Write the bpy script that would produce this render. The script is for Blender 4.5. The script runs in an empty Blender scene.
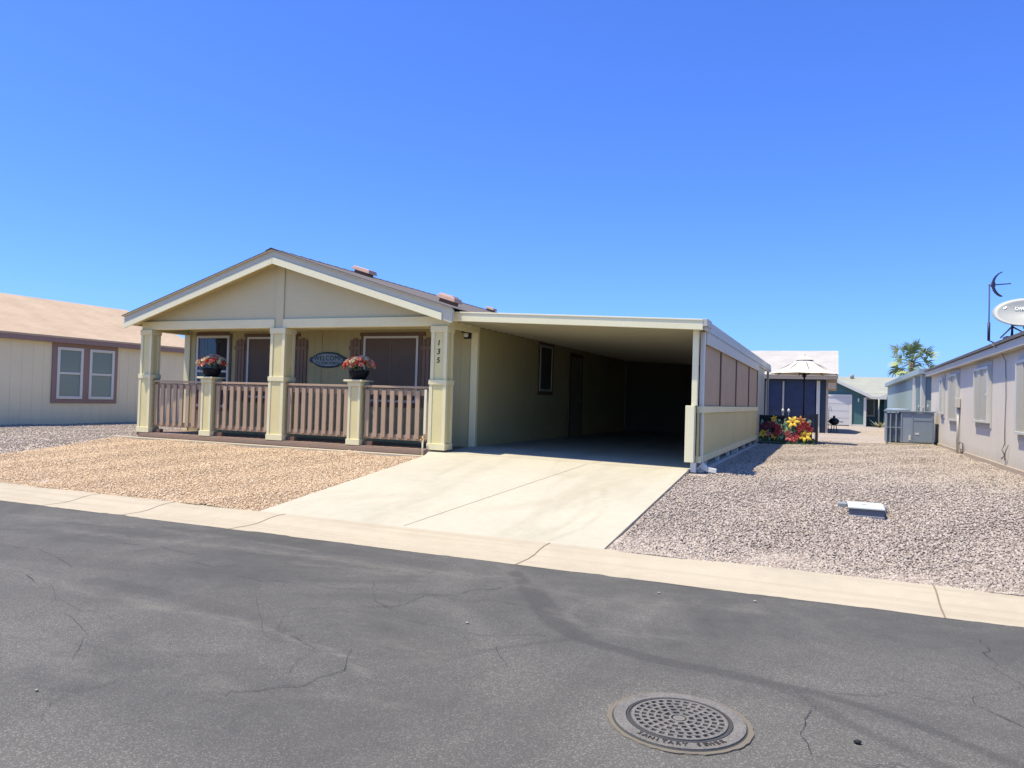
import bpy, bmesh, math, random
import numpy as np
from mathutils import Vector, Matrix, noise
random.seed(7)
RNG = np.random.default_rng(11)
scene = bpy.context.scene
COL = scene.collection

# ------------------------------------------------------------------ helpers
def s2l(c):
    return c / 12.92 if c <= 0.04045 else ((c + 0.055) / 1.055) ** 2.4
def rgb(r, g, b):
    return (min(1, s2l(r / 255)*1.05), s2l(g / 255), s2l(b / 255)*.83, 1.0)

class MB:
    """collects faces; build() links them as ONE mesh object"""
    def __init__(self):
        self.v = []; self.f = []; self.mi = []; self.sm = []; self.cur = 0; self.smooth = False
    def vert(self, p):
        self.v.append((p[0], p[1], p[2])); return len(self.v) - 1
    def face(self, idx, mi=None, smooth=None):
        self.f.append(tuple(idx)); self.mi.append(self.cur if mi is None else mi)
        self.sm.append(self.smooth if smooth is None else smooth)
    def poly(self, pts, mi=None):
        self.face([self.vert(p) for p in pts], mi); return self
    def box(self, x0, y0, z0, x1, y1, z1, M=None, mi=None):
        if x0 > x1: x0, x1 = x1, x0
        if y0 > y1: y0, y1 = y1, y0
        if z0 > z1: z0, z1 = z1, z0
        p = [(x0,y0,z0),(x1,y0,z0),(x1,y1,z0),(x0,y1,z0),(x0,y0,z1),(x1,y0,z1),(x1,y1,z1),(x0,y1,z1)]
        if M is not None: p = [M @ Vector(q) for q in p]
        i = [self.vert(q) for q in p]
        for q in ((0,3,2,1),(4,5,6,7),(0,1,5,4),(1,2,6,5),(2,3,7,6),(3,0,4,7)):
            self.face([i[k] for k in q], mi)
        return self
    def hexa(self, b, t, mi=None):
        """b, t: 4 bottom and 4 top points, same winding (ccw from above)"""
        i = [self.vert(q) for q in list(b) + list(t)]
        for q in ((0,3,2,1),(4,5,6,7),(0,1,5,4),(1,2,6,5),(2,3,7,6),(3,0,4,7)):
            self.face([i[k] for k in q], mi)
        return self
    def prism(self, pts, d, mi=None):
        """polygon pts extruded by vector d"""
        n = len(pts); a = [self.vert(p) for p in pts]
        b = [self.vert((p[0]+d[0], p[1]+d[1], p[2]+d[2])) for p in pts]
        self.face(a[::-1], mi); self.face(b, mi)
        for k in range(n):
            self.face((a[k], a[(k+1)%n], b[(k+1)%n], b[k]), mi)
        return self
    def tube(self, path, r, n=8, cap=True, mi=None, r1=None):
        path = [Vector(p) for p in path]; rings = []
        for k, p in enumerate(path):
            if k == 0: t = path[1] - p
            elif k == len(path)-1: t = p - path[k-1]
            else: t = (path[k+1]-p).normalized() + (p-path[k-1]).normalized()
            t.normalize()
            up = Vector((0,0,1)) if abs(t.z) < .9 else Vector((1,0,0))
            a = t.cross(up).normalized(); b = t.cross(a)
            rr = r if r1 is None else r + (r1-r)*k/(len(path)-1)
            rings.append([self.vert(p + a*rr*math.cos(2*math.pi*j/n) + b*rr*math.sin(2*math.pi*j/n)) for j in range(n)])
        for k in range(len(rings)-1):
            for j in range(n):
                self.face((rings[k][j], rings[k+1][j], rings[k+1][(j+1)%n], rings[k][(j+1)%n]), mi, True)
        if cap:
            self.face(rings[0], mi); self.face(rings[-1][::-1], mi)
        return self
    def lathe(self, c, prof, n=24, mi=None, smooth=True, cap=True):
        """prof: list of (r, z) from bottom to top around vertical axis at c"""
        rings = []
        for r, z in prof:
            rings.append([self.vert((c[0]+r*math.cos(2*math.pi*j/n), c[1]+r*math.sin(2*math.pi*j/n), c[2]+z)) for j in range(n)])
        for k in range(len(rings)-1):
            for j in range(n):
                self.face((rings[k][j], rings[k][(j+1)%n], rings[k+1][(j+1)%n], rings[k+1][j]), mi, smooth)
        if cap:
            self.face(rings[0][::-1], mi, False); self.face(rings[-1], mi, False)
        return self
    def add(self, other, M=None, mi=None):
        o = len(self.v)
        for p in other.v: self.v.append(tuple(M @ Vector(p)) if M is not None else p)
        for k, f in enumerate(other.f):
            self.f.append(tuple(a+o for a in f)); self.mi.append(other.mi[k] if mi is None else mi); self.sm.append(other.sm[k])
        return self
    def build(self, name, mats, parent=None, bevel=0.0, label=None):
        if not isinstance(mats, (list, tuple)): mats = [mats]
        org = world_loc(parent) if parent is not None else Vector((0,0,0))
        me = bpy.data.meshes.new(name)
        me.from_pydata([(p[0]-org.x, p[1]-org.y, p[2]-org.z) for p in self.v], [], self.f)
        for m in mats: me.materials.append(m)
        me.polygons.foreach_set('material_index', self.mi)
        me.polygons.foreach_set('use_smooth', self.sm)
        me.update()
        o = bpy.data.objects.new(name, me); COL.objects.link(o)
        if parent is not None: o.parent = parent
        if bevel > 0:
            b = o.modifiers.new('bevel', 'BEVEL'); b.width = bevel; b.segments = 2; b.limit_method = 'ANGLE'; b.angle_limit = math.radians(40)
        if label: o['label'] = label
        return o

WL = {}
def world_loc(o):
    return WL.get(o.name, Vector((0,0,0)))
def part(mb, name, mats, parent, bevel=0.0, label=None):
    o = mb.build(name, mats, parent, bevel, label)
    WL[o.name] = world_loc(parent)          # parts keep their thing's origin
    return o
def thing(name, label, cat, loc, group=None):
    o = bpy.data.objects.new(name, None); COL.objects.link(o); o.location = loc
    o.empty_display_size = .2
    WL[o.name] = Vector(loc); o['label'] = label; o['category'] = cat
    if group: o['group'] = group
    return o
def tag(o, label, cat, group=None):
    o['label'] = label; o['category'] = cat
    if group: o['group'] = group
    return o
def struct(o, kind='structure'):
    o['kind'] = kind; return o
def copy_tree(o, parent=None):
    c = o.copy(); COL.objects.link(c)
    if parent is not None: c.parent = parent
    for ch in list(o.children): copy_tree(ch, c)
    return c

def text_mb(body, size, depth, M, spacing=1.0, flat=False):
    cu = bpy.data.curves.new('t', 'FONT'); cu.body = body; cu.size = size; cu.extrude = depth/2
    cu.align_x = 'CENTER'; cu.align_y = 'CENTER'; cu.space_character = spacing; cu.resolution_u = 3
    ob = bpy.data.objects.new('t', cu); COL.objects.link(ob)
    dg = bpy.context.evaluated_depsgraph_get(); dg.update()
    me = bpy.data.meshes.new_from_object(ob.evaluated_get(dg))
    mb = MB()
    mb.v = [tuple(M @ v.co) for v in me.vertices]
    for p in me.polygons: mb.face(tuple(p.vertices), 0)
    bpy.data.objects.remove(ob); bpy.data.curves.remove(cu); bpy.data.meshes.remove(me)
    return mb
def frame_M(o, ux, uy):
    """matrix: local x->ux, y->uy, z->ux x uy, origin o"""
    ux = Vector(ux).normalized(); uy = Vector(uy).normalized(); uz = ux.cross(uy)
    return Matrix(((ux.x,uy.x,uz.x,o[0]),(ux.y,uy.y,uz.y,o[1]),(ux.z,uy.z,uz.z,o[2]),(0,0,0,1)))

# ------------------------------------------------------------------ materials
class NT:
    def __init__(self, name):
        self.m = bpy.data.materials.new(name); self.m.use_nodes = True
        self.t = self.m.node_tree; self.b = self.t.nodes['Principled BSDF']
        self.pos = None
    def n(self, typ, **kw):
        nd = self.t.nodes.new(typ)
        for k, v in kw.items():
            if k.startswith('i_'): nd.inputs[k[2:].replace('_', ' ')].default_value = v
            else: setattr(nd, k, v)
        return nd
    def l(self, a, b): self.t.links.new(a, b)
    def P(self):
        if self.pos is None: self.pos = self.n('ShaderNodeNewGeometry').outputs['Position']
        return self.pos
    def noise(self, scale, detail=4, rough=.6, vec=None, dist=0):
        nd = self.n('ShaderNodeTexNoise'); nd.inputs['Scale'].default_value = scale
        nd.inputs['Detail'].default_value = detail; nd.inputs['Roughness'].default_value = rough
        nd.inputs['Distortion'].default_value = dist
        self.l(vec if vec is not None else self.P(), nd.inputs['Vector']); return nd
    def ramp(self, fac, stops):
        r = self.n('ShaderNodeValToRGB'); e = r.color_ramp.elements
        while len(e) < len(stops): e.new(.5)
        for k, (p, c) in enumerate(stops):
            e[k].position = p; e[k].color = c if len(c) == 4 else (*c, 1)
        self.l(fac, r.inputs['Fac']); return r.outputs['Color']
    def mix(self, fac, a, b, mode='MIX'):
        m = self.n('ShaderNodeMix', data_type='RGBA', blend_type=mode)
        for sock, val in ((m.inputs[0], fac), (m.inputs[6], a), (m.inputs[7], b)):
            if isinstance(val, bpy.types.NodeSocket): self.l(val, sock)
            else: sock.default_value = val
        return m.outputs[2]
    def math(self, op, a, b=None, clamp=False):
        m = self.n('ShaderNodeMath', operation=op, use_clamp=clamp)
        for k, val in enumerate((a, b)):
            if val is None: continue
            if isinstance(val, bpy.types.NodeSocket): self.l(val, m.inputs[k])
            else: m.inputs[k].default_value = val
        return m.outputs[0]
    def bump(self, h, strength=.3, dist=.01):
        b = self.n('ShaderNodeBump'); b.inputs['Strength'].default_value = strength; b.inputs['Distance'].default_value = dist
        self.l(h, b.inputs['Height']); self.l(b.outputs[0], self.b.inputs['Normal'])
    def color(self, c):
        if isinstance(c, bpy.types.NodeSocket): self.l(c, self.b.inputs['Base Color'])
        else: self.b.inputs['Base Color'].default_value = c
    def rough(self, r): self.b.inputs['Roughness'].default_value = r

def mul(c, k): return (min(1,c[0]*k), min(1,c[1]*k), min(1,c[2]*k), 1)

def paint(name, c, rough=.6, var=.10, scale=1.3, bump=.15, spec=.35, fine=60, dirt=None):
    """painted surface: slow blotches, fine grain"""
    t = NT(name)
    n1 = t.noise(scale, 5); n2 = t.noise(fine, 3)
    base = t.ramp(n1.outputs['Fac'], [(.3, mul(c, 1-var)), (.7, mul(c, 1+var*.6))])
    base = t.mix(.25, base, t.ramp(n2.outputs['Fac'], [(.35, mul(c, .8)), (.65, mul(c, 1.15))]))
    if dirt is not None:
        sp = t.n('ShaderNodeSeparateXYZ'); t.l(t.P(), sp.inputs[0])
        w = t.math('ADD', t.math('MULTIPLY', t.math('SUBTRACT', n1.outputs['Fac'], .5), .35), sp.outputs['Z'])
        k = t.math('DIVIDE', t.math('SUBTRACT', dirt[1]+.25, w), .3, True)
        base = t.mix(t.math('MULTIPLY', k, dirt[2]), base, dirt[0])
    t.color(base); t.rough(rough); t.b.inputs['Specular IOR Level'].default_value = spec
    t.bump(n2.outputs['Fac'], bump, .004)
    return t.m

def plain(name, c, rough=.5, metal=0.0, spec=.5):
    t = NT(name); t.color(c); t.rough(rough); t.b.inputs['Metallic'].default_value = metal
    t.b.inputs['Specular IOR Level'].default_value = spec
    n = t.noise(25, 3); t.color(t.ramp(n.outputs['Fac'], [(.3, mul(c, .88)), (.7, mul(c, 1.1))]))
    return t.m

def shingle(name, c1, c2, axis, slope, row=.14, width=.32):
    """asphalt shingles; courses step up along the slope; axis = direction along the courses"""
    t = NT(name)
    sp = t.n('ShaderNodeSeparateXYZ'); t.l(t.P(), sp.inputs[0])
    cb = t.n('ShaderNodeCombineXYZ')
    if axis == 'Y':
        t.l(sp.outputs['Y'], cb.inputs[0]); t.l(t.math('MULTIPLY', sp.outputs['X'], math.sqrt(1+slope*slope)), cb.inputs[1])
    else:
        t.l(sp.outputs['X'], cb.inputs[0]); t.l(t.math('MULTIPLY', sp.outputs['Y'], math.sqrt(1+slope*slope)), cb.inputs[1])
    br = t.n('ShaderNodeTexBrick'); t.l(cb.outputs[0], br.inputs['Vector'])
    br.inputs['Scale'].default_value = 1; br.inputs['Brick Width'].default_value = width; br.inputs['Row Height'].default_value = row
    br.inputs['Mortar Size'].default_value = .006; br.inputs['Mortar Smooth'].default_value = .3
    br.inputs['Color1'].default_value = c1; br.inputs['Color2'].default_value = c2
    br.inputs['Mortar'].default_value = mul(c2, .6); br.inputs['Bias'].default_value = 0
    n1 = t.noise(1.2, 4); n2 = t.noise(90, 2)
    base = t.mix(.5, br.outputs['Color'], t.ramp(n2.outputs['Fac'], [(.3, mul(c1, .7)), (.7, mul(c1, 1.25))]))
    base = t.mix(.35, base, t.ramp(n1.outputs['Fac'], [(.35, mul(c2, .9)), (.65, mul(c1, 1.1))]))
    t.color(base); t.rough(.9); t.b.inputs['Specular IOR Level'].default_value = .2
    h = t.math('ADD', t.math('MULTIPLY', br.outputs['Fac'], -1.0), t.math('MULTIPLY', n2.outputs['Fac'], .5))
    t.bump(h, .5, .008)
    return t.m

def glass(name, c, rough=.04):
    t = NT(name); t.color(c); t.rough(rough); t.b.inputs['Specular IOR Level'].default_value = .7
    n = t.noise(1.5, 2); t.bump(n.outputs['Fac'], .03, .02)
    return t.m

def screen(name, c, rough=.75, pitch=.012):
    t = NT(name)
    sp = t.n('ShaderNodeSeparateXYZ'); t.l(t.P(), sp.inputs[0])
    u = t.math('ADD', sp.outputs['X'], sp.outputs['Y'])
    w = t.math('SINE', t.math('MULTIPLY', u, 2*math.pi/pitch)); w2 = t.math('SINE', t.math('MULTIPLY', sp.outputs['Z'], 2*math.pi/pitch))
    h = t.math('ADD', t.math('MULTIPLY', t.math('ADD', w, w2), .25), .5)
    n = t.noise(2.5, 4)
    base = t.mix(.5, t.ramp(h, [(0, mul(c, .8)), (1, mul(c, 1.15))]), t.ramp(n.outputs['Fac'], [(.3, mul(c, .85)), (.7, mul(c, 1.12))]))
    t.color(base); t.rough(rough); t.b.inputs['Specular IOR Level'].default_value = .25
    return t.m

C_SIDE = rgb(196, 184, 136)      # main house siding, yellowish sage
C_TRIM = rgb(246, 235, 190)      # cream trim
M_SIDE = paint('sage cream siding', C_SIDE, .7, .08, .9, .2, dirt=(rgb(165,150,110), .62, .35))
M_GABLE = paint('gable siding', rgb(216, 206, 168), .7, .06, .8, .2)
M_TRIM = paint('cream trim paint', C_TRIM, .55, .07, 1.5, .12)
M_PANEL = paint('column panel paint', rgb(236, 223, 164), .6, .08, 2, .15)
M_FASCIA = paint('fascia cream', rgb(250, 241, 204), .5, .05, 1.0, .08)
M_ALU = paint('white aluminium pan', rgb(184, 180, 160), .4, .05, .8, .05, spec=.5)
M_WHITE = paint('white metal', rgb(222, 222, 216), .4, .05, 3, .05, spec=.5)
M_GREYWHITE = paint('grey white metal', rgb(190, 190, 182), .5, .07, 2, .08)
M_BROWN = paint('rail brown paint', rgb(190, 164, 136), .6, .1, 2, .15)
M_BROWN_DK = paint('dark brown trim', rgb(124, 99, 82), .65, .1, 2, .15)
M_DECK = paint('deck boards', rgb(150, 126, 108), .7, .15, 3, .25)
M_SCREEN = screen('brown sun screen', rgb(116, 100, 87))
M_SCREEN_L = screen('tan carport screen', rgb(194, 170, 142))
M_GLASS = glass('dark window glass', (.012, .016, .028, 1))
M_GLASS_B = glass('window with blind', rgb(128, 150, 148), .12)
M_BLACK = plain('black metal', (.012, .012, .014, 1), .45)
M_SHINGLE = shingle('weathered brown shingles', rgb(128, 120, 114), rgb(104, 97, 94), 'Y', .307)
M_SHINGLE_T = shingle('tan shingles', rgb(202, 180, 154), rgb(188, 163, 137), 'Y', .33)
M_SHINGLE_G = shingle('pale grey shingles', rgb(196, 192, 186), rgb(180, 176, 170), 'X', .4)
M_SHINGLE_G2 = shingle('grey green shingles', rgb(172, 174, 162), rgb(158, 160, 150), 'X', .25)
M_VENT = paint('roof vent tan metal', rgb(196, 160, 142), .5, .1, 6, .1)
M_DARK = plain('dark interior', (.02, .02, .025, 1), .8)
M_CEIL_PORCH = paint('porch soffit', rgb(196, 184, 140), .6, .06, 1, .1)

# ------------------------------------------------------------------ ground profile
KY0, KY1 = 6.6, 7.5
def clamp01(t): return max(0, min(1, t))
def gz(x, y):
    """height of the lot surface (gravel / slab base)"""
    if y < 7.5: return .05
    if y < 12: z = .05 + .45*(y-7.5)/4.5
    else: z = .5
    # gentle rounding of the top break
    if 11 < y < 13: z -= .02*(1-abs(y-12))
    return z
def gz_np(x, y):
    z = np.where(y < 12, .05 + .45*(y-7.5)/4.5, .5)
    z = z - np.where((y > 11) & (y < 13), .02*(1-np.abs(y-12)), 0)
    return z
def und(x, y):   # undulation of the gravel
    return .016*math.sin(x*1.7+y*.6)*math.sin(y*1.1-x*.4) + .01*math.sin(x*4.1-y*2.3)

def gravel_base_mat(name, cols, scale):
    t = NT(name)
    vo = t.n('ShaderNodeTexVoronoi'); vo.inputs['Scale'].default_value = scale; vo.inputs['Randomness'].default_value = 1
    t.l(t.P(), vo.inputs['Vector'])
    sp = t.n('ShaderNodeSeparateColor'); t.l(vo.outputs['Color'], sp.inputs[0])
    c = t.ramp(sp.outputs[0], [(0, cols[0]), (.3, cols[1]), (.65, cols[2]), (1, cols[3])])
    big = t.noise(.5, 4)
    c = t.mix(.22, c, t.ramp(big.outputs['Fac'], [(.35, mul(cols[1], .8)), (.65, mul(cols[2], 1.15))]))
    t.color(c); t.rough(.9); t.b.inputs['Specular IOR Level'].default_value = .2
    h = t.math('MULTIPLY', vo.outputs['Distance'], -1.0)
    t.bump(h, .8, .02)
    return t.m
GREY = [rgb(120,108,100), rgb(168,154,143), rgb(190,177,164), rgb(214,202,190)]
GOLD = [rgb(160,130,100), rgb(204,175,140), rgb(219,192,159), rgb(233,214,187)]
M_GREYGR = gravel_base_mat('pinkish grey gravel', GREY, 34)
M_GOLDGR = gravel_base_mat('golden gravel', GOLD, 38)

def grid_sheet(xs, ys, zf, name, mat):
    mb = MB(); nx, ny = len(xs), len(ys)
    for y in ys:
        for x in xs: mb.v.append((x, y, zf(x, y)))
    for j in range(ny-1):
        for i in range(nx-1):
            a = j*nx+i; mb.face((a, a+1, a+1+nx, a+nx), 0, True)
    return mb.build(name, mat)
def frange(a, b, s):
    n = max(1, round((b-a)/s)); return [a+(b-a)*k/n for k in range(n+1)]

# one ground sheet to the horizon
xs = [-700, -300, -120, -60, -35] + frange(-26, 8, .5) + [15, 30, 60, 120, 300, 700]
ys = [-700, -300, -100, -40, -15, -6.2, -6.0, 6.0, 7.3, 7.5] + frange(7.75, 14, .25) + frange(15, 30, 1) + [36, 45, 60, 90, 150, 320, 700]
def ground_z(x, y):
    if y <= -6.2: return .02
    if y <= 7.3: return -.12
    z = gz(x, y)
    return z + (und(x, y) if 8 < y < 30 and -27 < x < 9 else 0)
struct(grid_sheet(xs, ys, ground_z, 'ground', M_GREYGR))
# gold gravel sheet in front of the porch
gx = frange(-14.55, -6.62, .25); gy = frange(7.52, 12.0, .25)
struct(grid_sheet(gx, gy, lambda x, y: gz(x, y)+und(x, y)+.012, 'gold_gravel_bed', M_GOLDGR))

# loose stones as one mesh each
def stones(name, n, region, cols, smin, smax, base_h):
    xy = region(n); n = len(xy)
    x, y = xy[:,0], xy[:,1]
    z = gz_np(x, y) + .016*np.sin(x*1.7+y*.6)*np.sin(y*1.1-x*.4) + .01*np.sin(x*4.1-y*2.3) + base_h
    s = RNG.uniform(smin, smax, n) * (1 + .25*(RNG.random(n) > .9))
    octv = np.array([(1,0,0),(0,1,0),(-1,0,0),(0,-1,0),(0,0,1),(0,0,-1)], float)
    octf = np.array([(0,1,4),(1,2,4),(2,3,4),(3,0,4),(1,0,5),(2,1,5),(3,2,5),(0,3,5)])
    v = octv[None] * RNG.uniform(.65, 1.25, (n,6,1)) + RNG.uniform(-.25, .25, (n,6,3))
    v *= np.stack([s*RNG.uniform(.8,1.3,n), s*RNG.uniform(.7,1.1,n), s*RNG.uniform(.45,.8,n)], 1)[:,None,:]
    a = RNG.uniform(0, 2*np.pi, n); b = RNG.normal(0, .35, n)
    ca, sa, cb_, sb = np.cos(a), np.sin(a), np.cos(b), np.sin(b)
    X = v[...,0]*cb_[:,None] + v[...,2]*sb[:,None]; Z = -v[...,0]*sb[:,None] + v[...,2]*cb_[:,None]; Y = v[...,1]
    V = np.stack([X*ca[:,None]-Y*sa[:,None] + x[:,None], X*sa[:,None]+Y*ca[:,None] + y[:,None], Z + (z + s*.25)[:,None]], -1).reshape(-1,3)
    F = (octf[None] + (np.arange(n)*6)[:,None,None]).reshape(-1,3)
    me = bpy.data.meshes.new(name)
    me.vertices.add(len(V)); me.vertices.foreach_set('co', V.astype(np.float32).ravel())
    me.loops.add(len(F)*3); me.loops.foreach_set('vertex_index', F.astype(np.int32).ravel())
    me.polygons.add(len(F)); me.polygons.foreach_set('loop_start', np.arange(0, len(F)*3, 3, dtype=np.int32))
    me.update(calc_edges=True)
    at = me.attributes.new('stone', 'FLOAT', 'POINT')
    at.data.foreach_set('value', np.repeat(np.clip(RNG.random(n)*1.0,0,1), 6).astype(np.float32))
    t = NT(name + ' stones')
    an = t.n('ShaderNodeAttribute', attribute_name='stone')
    c = t.ramp(an.outputs['Fac'], [(0, cols[0]), (.25, cols[1]), (.65, cols[2]), (1, cols[3])])
    big = t.noise(.5, 4)
    c = t.mix(.2, c, t.ramp(big.outputs['Fac'], [(.35, mul(cols[1], .8)), (.65, mul(cols[2], 1.15))]))
    t.color(c); t.rough(.85); t.b.inputs['Specular IOR Level'].default_value = .25
    me.materials.append(t.m)
    o = bpy.data.objects.new(name, me); COL.objects.link(o); o['kind'] = 'stuff'
    return o
def reg_gold(n):
    p = np.stack([RNG.uniform(-14.6, -6.55, n), RNG.uniform(7.46, 11.95, n)], 1)
    edge = -6.66 + .05*np.sin(p[:,1]*3) - .02
    return p[p[:,0] < edge + .03*RNG.random(n)]
def reg_grey(n):
    y = 7.46 + 19*RNG.random(n)**1.7
    x = RNG.uniform(-2.1, 3.1, n)
    k = (x > -2.08 + .03*RNG.random(n)) & ~((y > 11.9) & (x < -1.78))
    a = np.stack([x[k], y[k]], 1)
    m = n//6
    b = np.stack([RNG.uniform(-20, -14.3, m), RNG.uniform(7.46, 17, m)], 1)
    return np.concatenate([a, b])
stones('gold_gravel', 78000, reg_gold, GOLD, .010, .020, .012)
stones('grey_gravel', 130000, reg_grey, GREY, .010, .021, .007)

# ------------------------------------------------------------------ street with worn asphalt
tracks = [  # (polyline, half width, strength)
    ([(-2.62,6.3),(-2.37,5.94),(-2.12,5.58),(-1.86,5.15),(-1.5,4.78),(-.99,4.63),(-.6,4.6),(-.34,4.56)], .07, .75),
    ([(-2.3,5.85),(-2.05,5.5),(-1.82,5.12),(-1.55,4.85)], .12, .8),
    ([(-.34,4.56),(-.05,4.52),(.27,4.4),(.6,4.19),(.95,3.9)], .05, .75),
    ([(-.34,4.56),(-.13,4.45),(.0,4.3),(.12,4.15),(.45,3.89),(.8,3.6)], .055, .6),
    ([(-1.5,4.8),(-1.75,4.55),(-1.95,4.3),(-2.1,4.0)], .03, .35),
    ([(-5.5,4.3),(-4.3,4.25),(-3.6,4.1),(-3.2,3.9)], .12, .4),
    ([(-9,4.9),(-7,4.6),(-5,4.9),(-3.4,5.6)], .2, .3),
    ([(-8,6.0),(-6.6,6.25),(-4.8,6.3),(-3.4,6.2)], .16, .35),
    ([(-4.6,3.2),(-3.9,3.1),(-3.2,3.4),(-2.7,3.2)], .15, .25)]
light_tracks = [([(-9,6.0),(-7.6,6.15),(-6.2,6.2),(-4.8,6.1)], .14, .6), ([(-4.6,5.6),(-3.6,5.7),(-2.9,6.0)], .10, .5), ([(-1.9,5.3),(-1.5,5.1),(-1.1,5.0),(-.9,5.15)], .12, .45), ([(-3.3,4.6),(-2.7,4.2),(-2.2,4.0)], .2, .35), ([(-7.6,5.6),(-6,5.8),(-4.6,5.95),(-3.3,5.9),(-2.6,6.1)], .16, .7), ([(-3.5,3.95),(-3.1,3.85),(-2.7,3.75),(-2.35,3.6)], .05, .9),
    ([(-7.5,4.4),(-6,4.15),(-4.6,4.0),(-3.5,3.95)], .09, .6), ([(-6,3.4),(-4.6,3.2),(-3.6,2.9)], .12, .45), ([(-2.35,5.9),(-1.7,5.8),(-1.2,5.9),(-.5,6.1)], .15, .45), ([(-4,3.5),(-3,3.1),(-2,3.3)], .1, .3)]
def dist_poly(P, pl):
    d = np.full(len(P), 1e9)
    for (ax, ay), (bx, by) in zip(pl[:-1], pl[1:]):
        a = np.array((ax, ay)); ab = np.array((bx-ax, by-ay))
        t = np.clip(((P-a)@ab)/(ab@ab), 0, 1)
        d = np.minimum(d, np.hypot(*(P-a-t[:,None]*ab).T))
    return d
RX = np.linspace(-13, 4, 681); RY = np.linspace(1.2, 6.64, 219)
gxx, gyy = np.meshgrid(RX, RY); P = np.stack([gxx.ravel(), gyy.ravel()], 1)
wob = np.array([noise.noise((p[0]*1.6, p[1]*1.6, 3.0)) for p in P])*.10 + np.array([noise.noise((p[0]*6, p[1]*6, 9.0)) for p in P])*.03
stain = np.zeros(len(P)); pale = np.zeros(len(P))
for pl, w, s in tracks:
    d = dist_poly(P, pl) + np.abs(wob)*.25*(w/.07)
    stain = np.maximum(stain, s*np.clip((w-d)/(w*.35)+.3, 0, 1))
for pl, w, s in light_tracks:
    d = dist_poly(P + wob[:,None]*1.2, pl)
    pale = np.maximum(pale, s*np.clip(1-d/w, 0, 1))
worn = np.clip(.95 - (P[:,1]-2.2)/3.6 + .25*np.sin(P[:,0]*.9+1) , 0, 1)
worn = np.clip(worn + np.array([noise.noise((p[0]*.7, p[1]*.9, 13.0)) for p in P])*.55, 0, 1)
edge_n = np.array([noise.noise((x*1.3, 0, 5.0)) for x in RX])*.055 + np.array([noise.noise((x*7, 0, 8.0)) for x in RX])*.03
mb = MB(); nx, ny = len(RX), len(RY)
zz = .012 + .004*wob/.1
co = P.copy(); co[-nx:,1] = 6.61 + edge_n
mb.v = [(co[k,0], co[k,1], zz[k]) for k in range(len(P))]
for j in range(ny-1):
    for i in range(nx-1):
        a = j*nx+i; mb.face((a, a+1, a+1+nx, a+nx), 0, True)
nvg = len(mb.v)
# the rest of the street, a little lower at the seam
for x0, x1 in ((-300,-13), (4,300)):
    mb.poly([(x0,-6,.012),(x1,-6,.012),(x1,6.6,.012),(x0,6.6,.012)], 0)
mb.poly([(-13,-6,.012),(4,-6,.012),(4,1.2,.012),(-13,1.2,.012)], 0)
# asphalt edge lip and open hairline cracks
for i in range(nx-1):
    a = (ny-1)*nx+i; p, q = mb.v[a], mb.v[a+1]
    mb.poly([p, (p[0],p[1]+.01,-.02), (q[0],q[1]+.01,-.02), q], 0)
def crack(pl, w):
    pts = []
    for (ax, ay), (bx, by) in zip(pl[:-1], pl[1:]):
        L = math.hypot(bx-ax, by-ay); n = max(2, int(L/.035))
        for k in range(n):
            t = k/n; x = ax+(bx-ax)*t; y = ay+(by-ay)*t
            j = noise.noise((x*4, y*4, 1))*.10 + noise.noise((x*17, y*17, 4))*.022 + random.uniform(-.004, .004)
            pts.append((x+j, y-j*.8))
    pts.append(pl[-1])
    for k in range(len(pts)-1):
        (ax, ay), (bx, by) = pts[k], pts[k+1]; d = math.hypot(bx-ax, by-ay) or 1
        ww = w*.7*(.25+1.0*abs(noise.noise((ax*3, ay*3, 7)))*1.6)
        ox, oy = -(by-ay)/d*ww/2, (bx-ax)/d*ww/2
        mb.poly([(ax+ox,ay+oy,.0195),(ax-ox,ay-oy,.0195),(bx-ox,by-oy,.0195),(bx+ox,by+oy,.0195)], 1)
for pl, w in [([(-2.4,5.95),(-2.65,5.55),(-2.85,5.25),(-3.5,5.1),(-4.6,4.95)], .008), ([(-2.85,5.25),(-2.9,4.9),(-3.3,4.55),(-3.6,4.4)], .007),
    ([(-2.1,5.35),(-2.6,5.25),(-2.85,5.25)], .006), ([(-2.7,3.9),(-2.55,3.6),(-2.6,3.3),(-2.85,3.0)], .008), ([(-4.1,4.6),(-3.7,4.2),(-3.4,3.9)], .005),
    ([(1.0,6.1),(.95,5.6),(1.05,5.2),(.85,4.95),(.75,4.75),(.95,4.5),(.9,4.1)], .006), ([(.75,4.75),(.4,4.7),(-.1,4.55)], .006),
    ([(-.15,4.5),(-.05,4.2),(-.1,3.9),(-.05,3.7),(.3,3.75)], .005), ([(-3.9,5.9),(-4.3,5.5),(-4.9,5.2),(-5.4,5.15)], .006), ([(-3.5,5.35),(-3.2,4.9),(-2.95,4.75)], .005),
    ([(-4.9,3.6),(-4.4,3.4),(-4.0,3.0)], .006), ([(-3.5,2.9),(-3.6,2.6),(-3.4,2.4)], .007), ([(-1.7,5.6),(-1.72,5.3),(-1.5,5.1)], .005), ([(-1.95,4.4),(-1.75,4.1),(-1.9,3.8)], .005), ([(-7.2,5.3),(-6.2,5.5),(-5.5,5.4)], .006)]:
    crack(pl, w)
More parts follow.
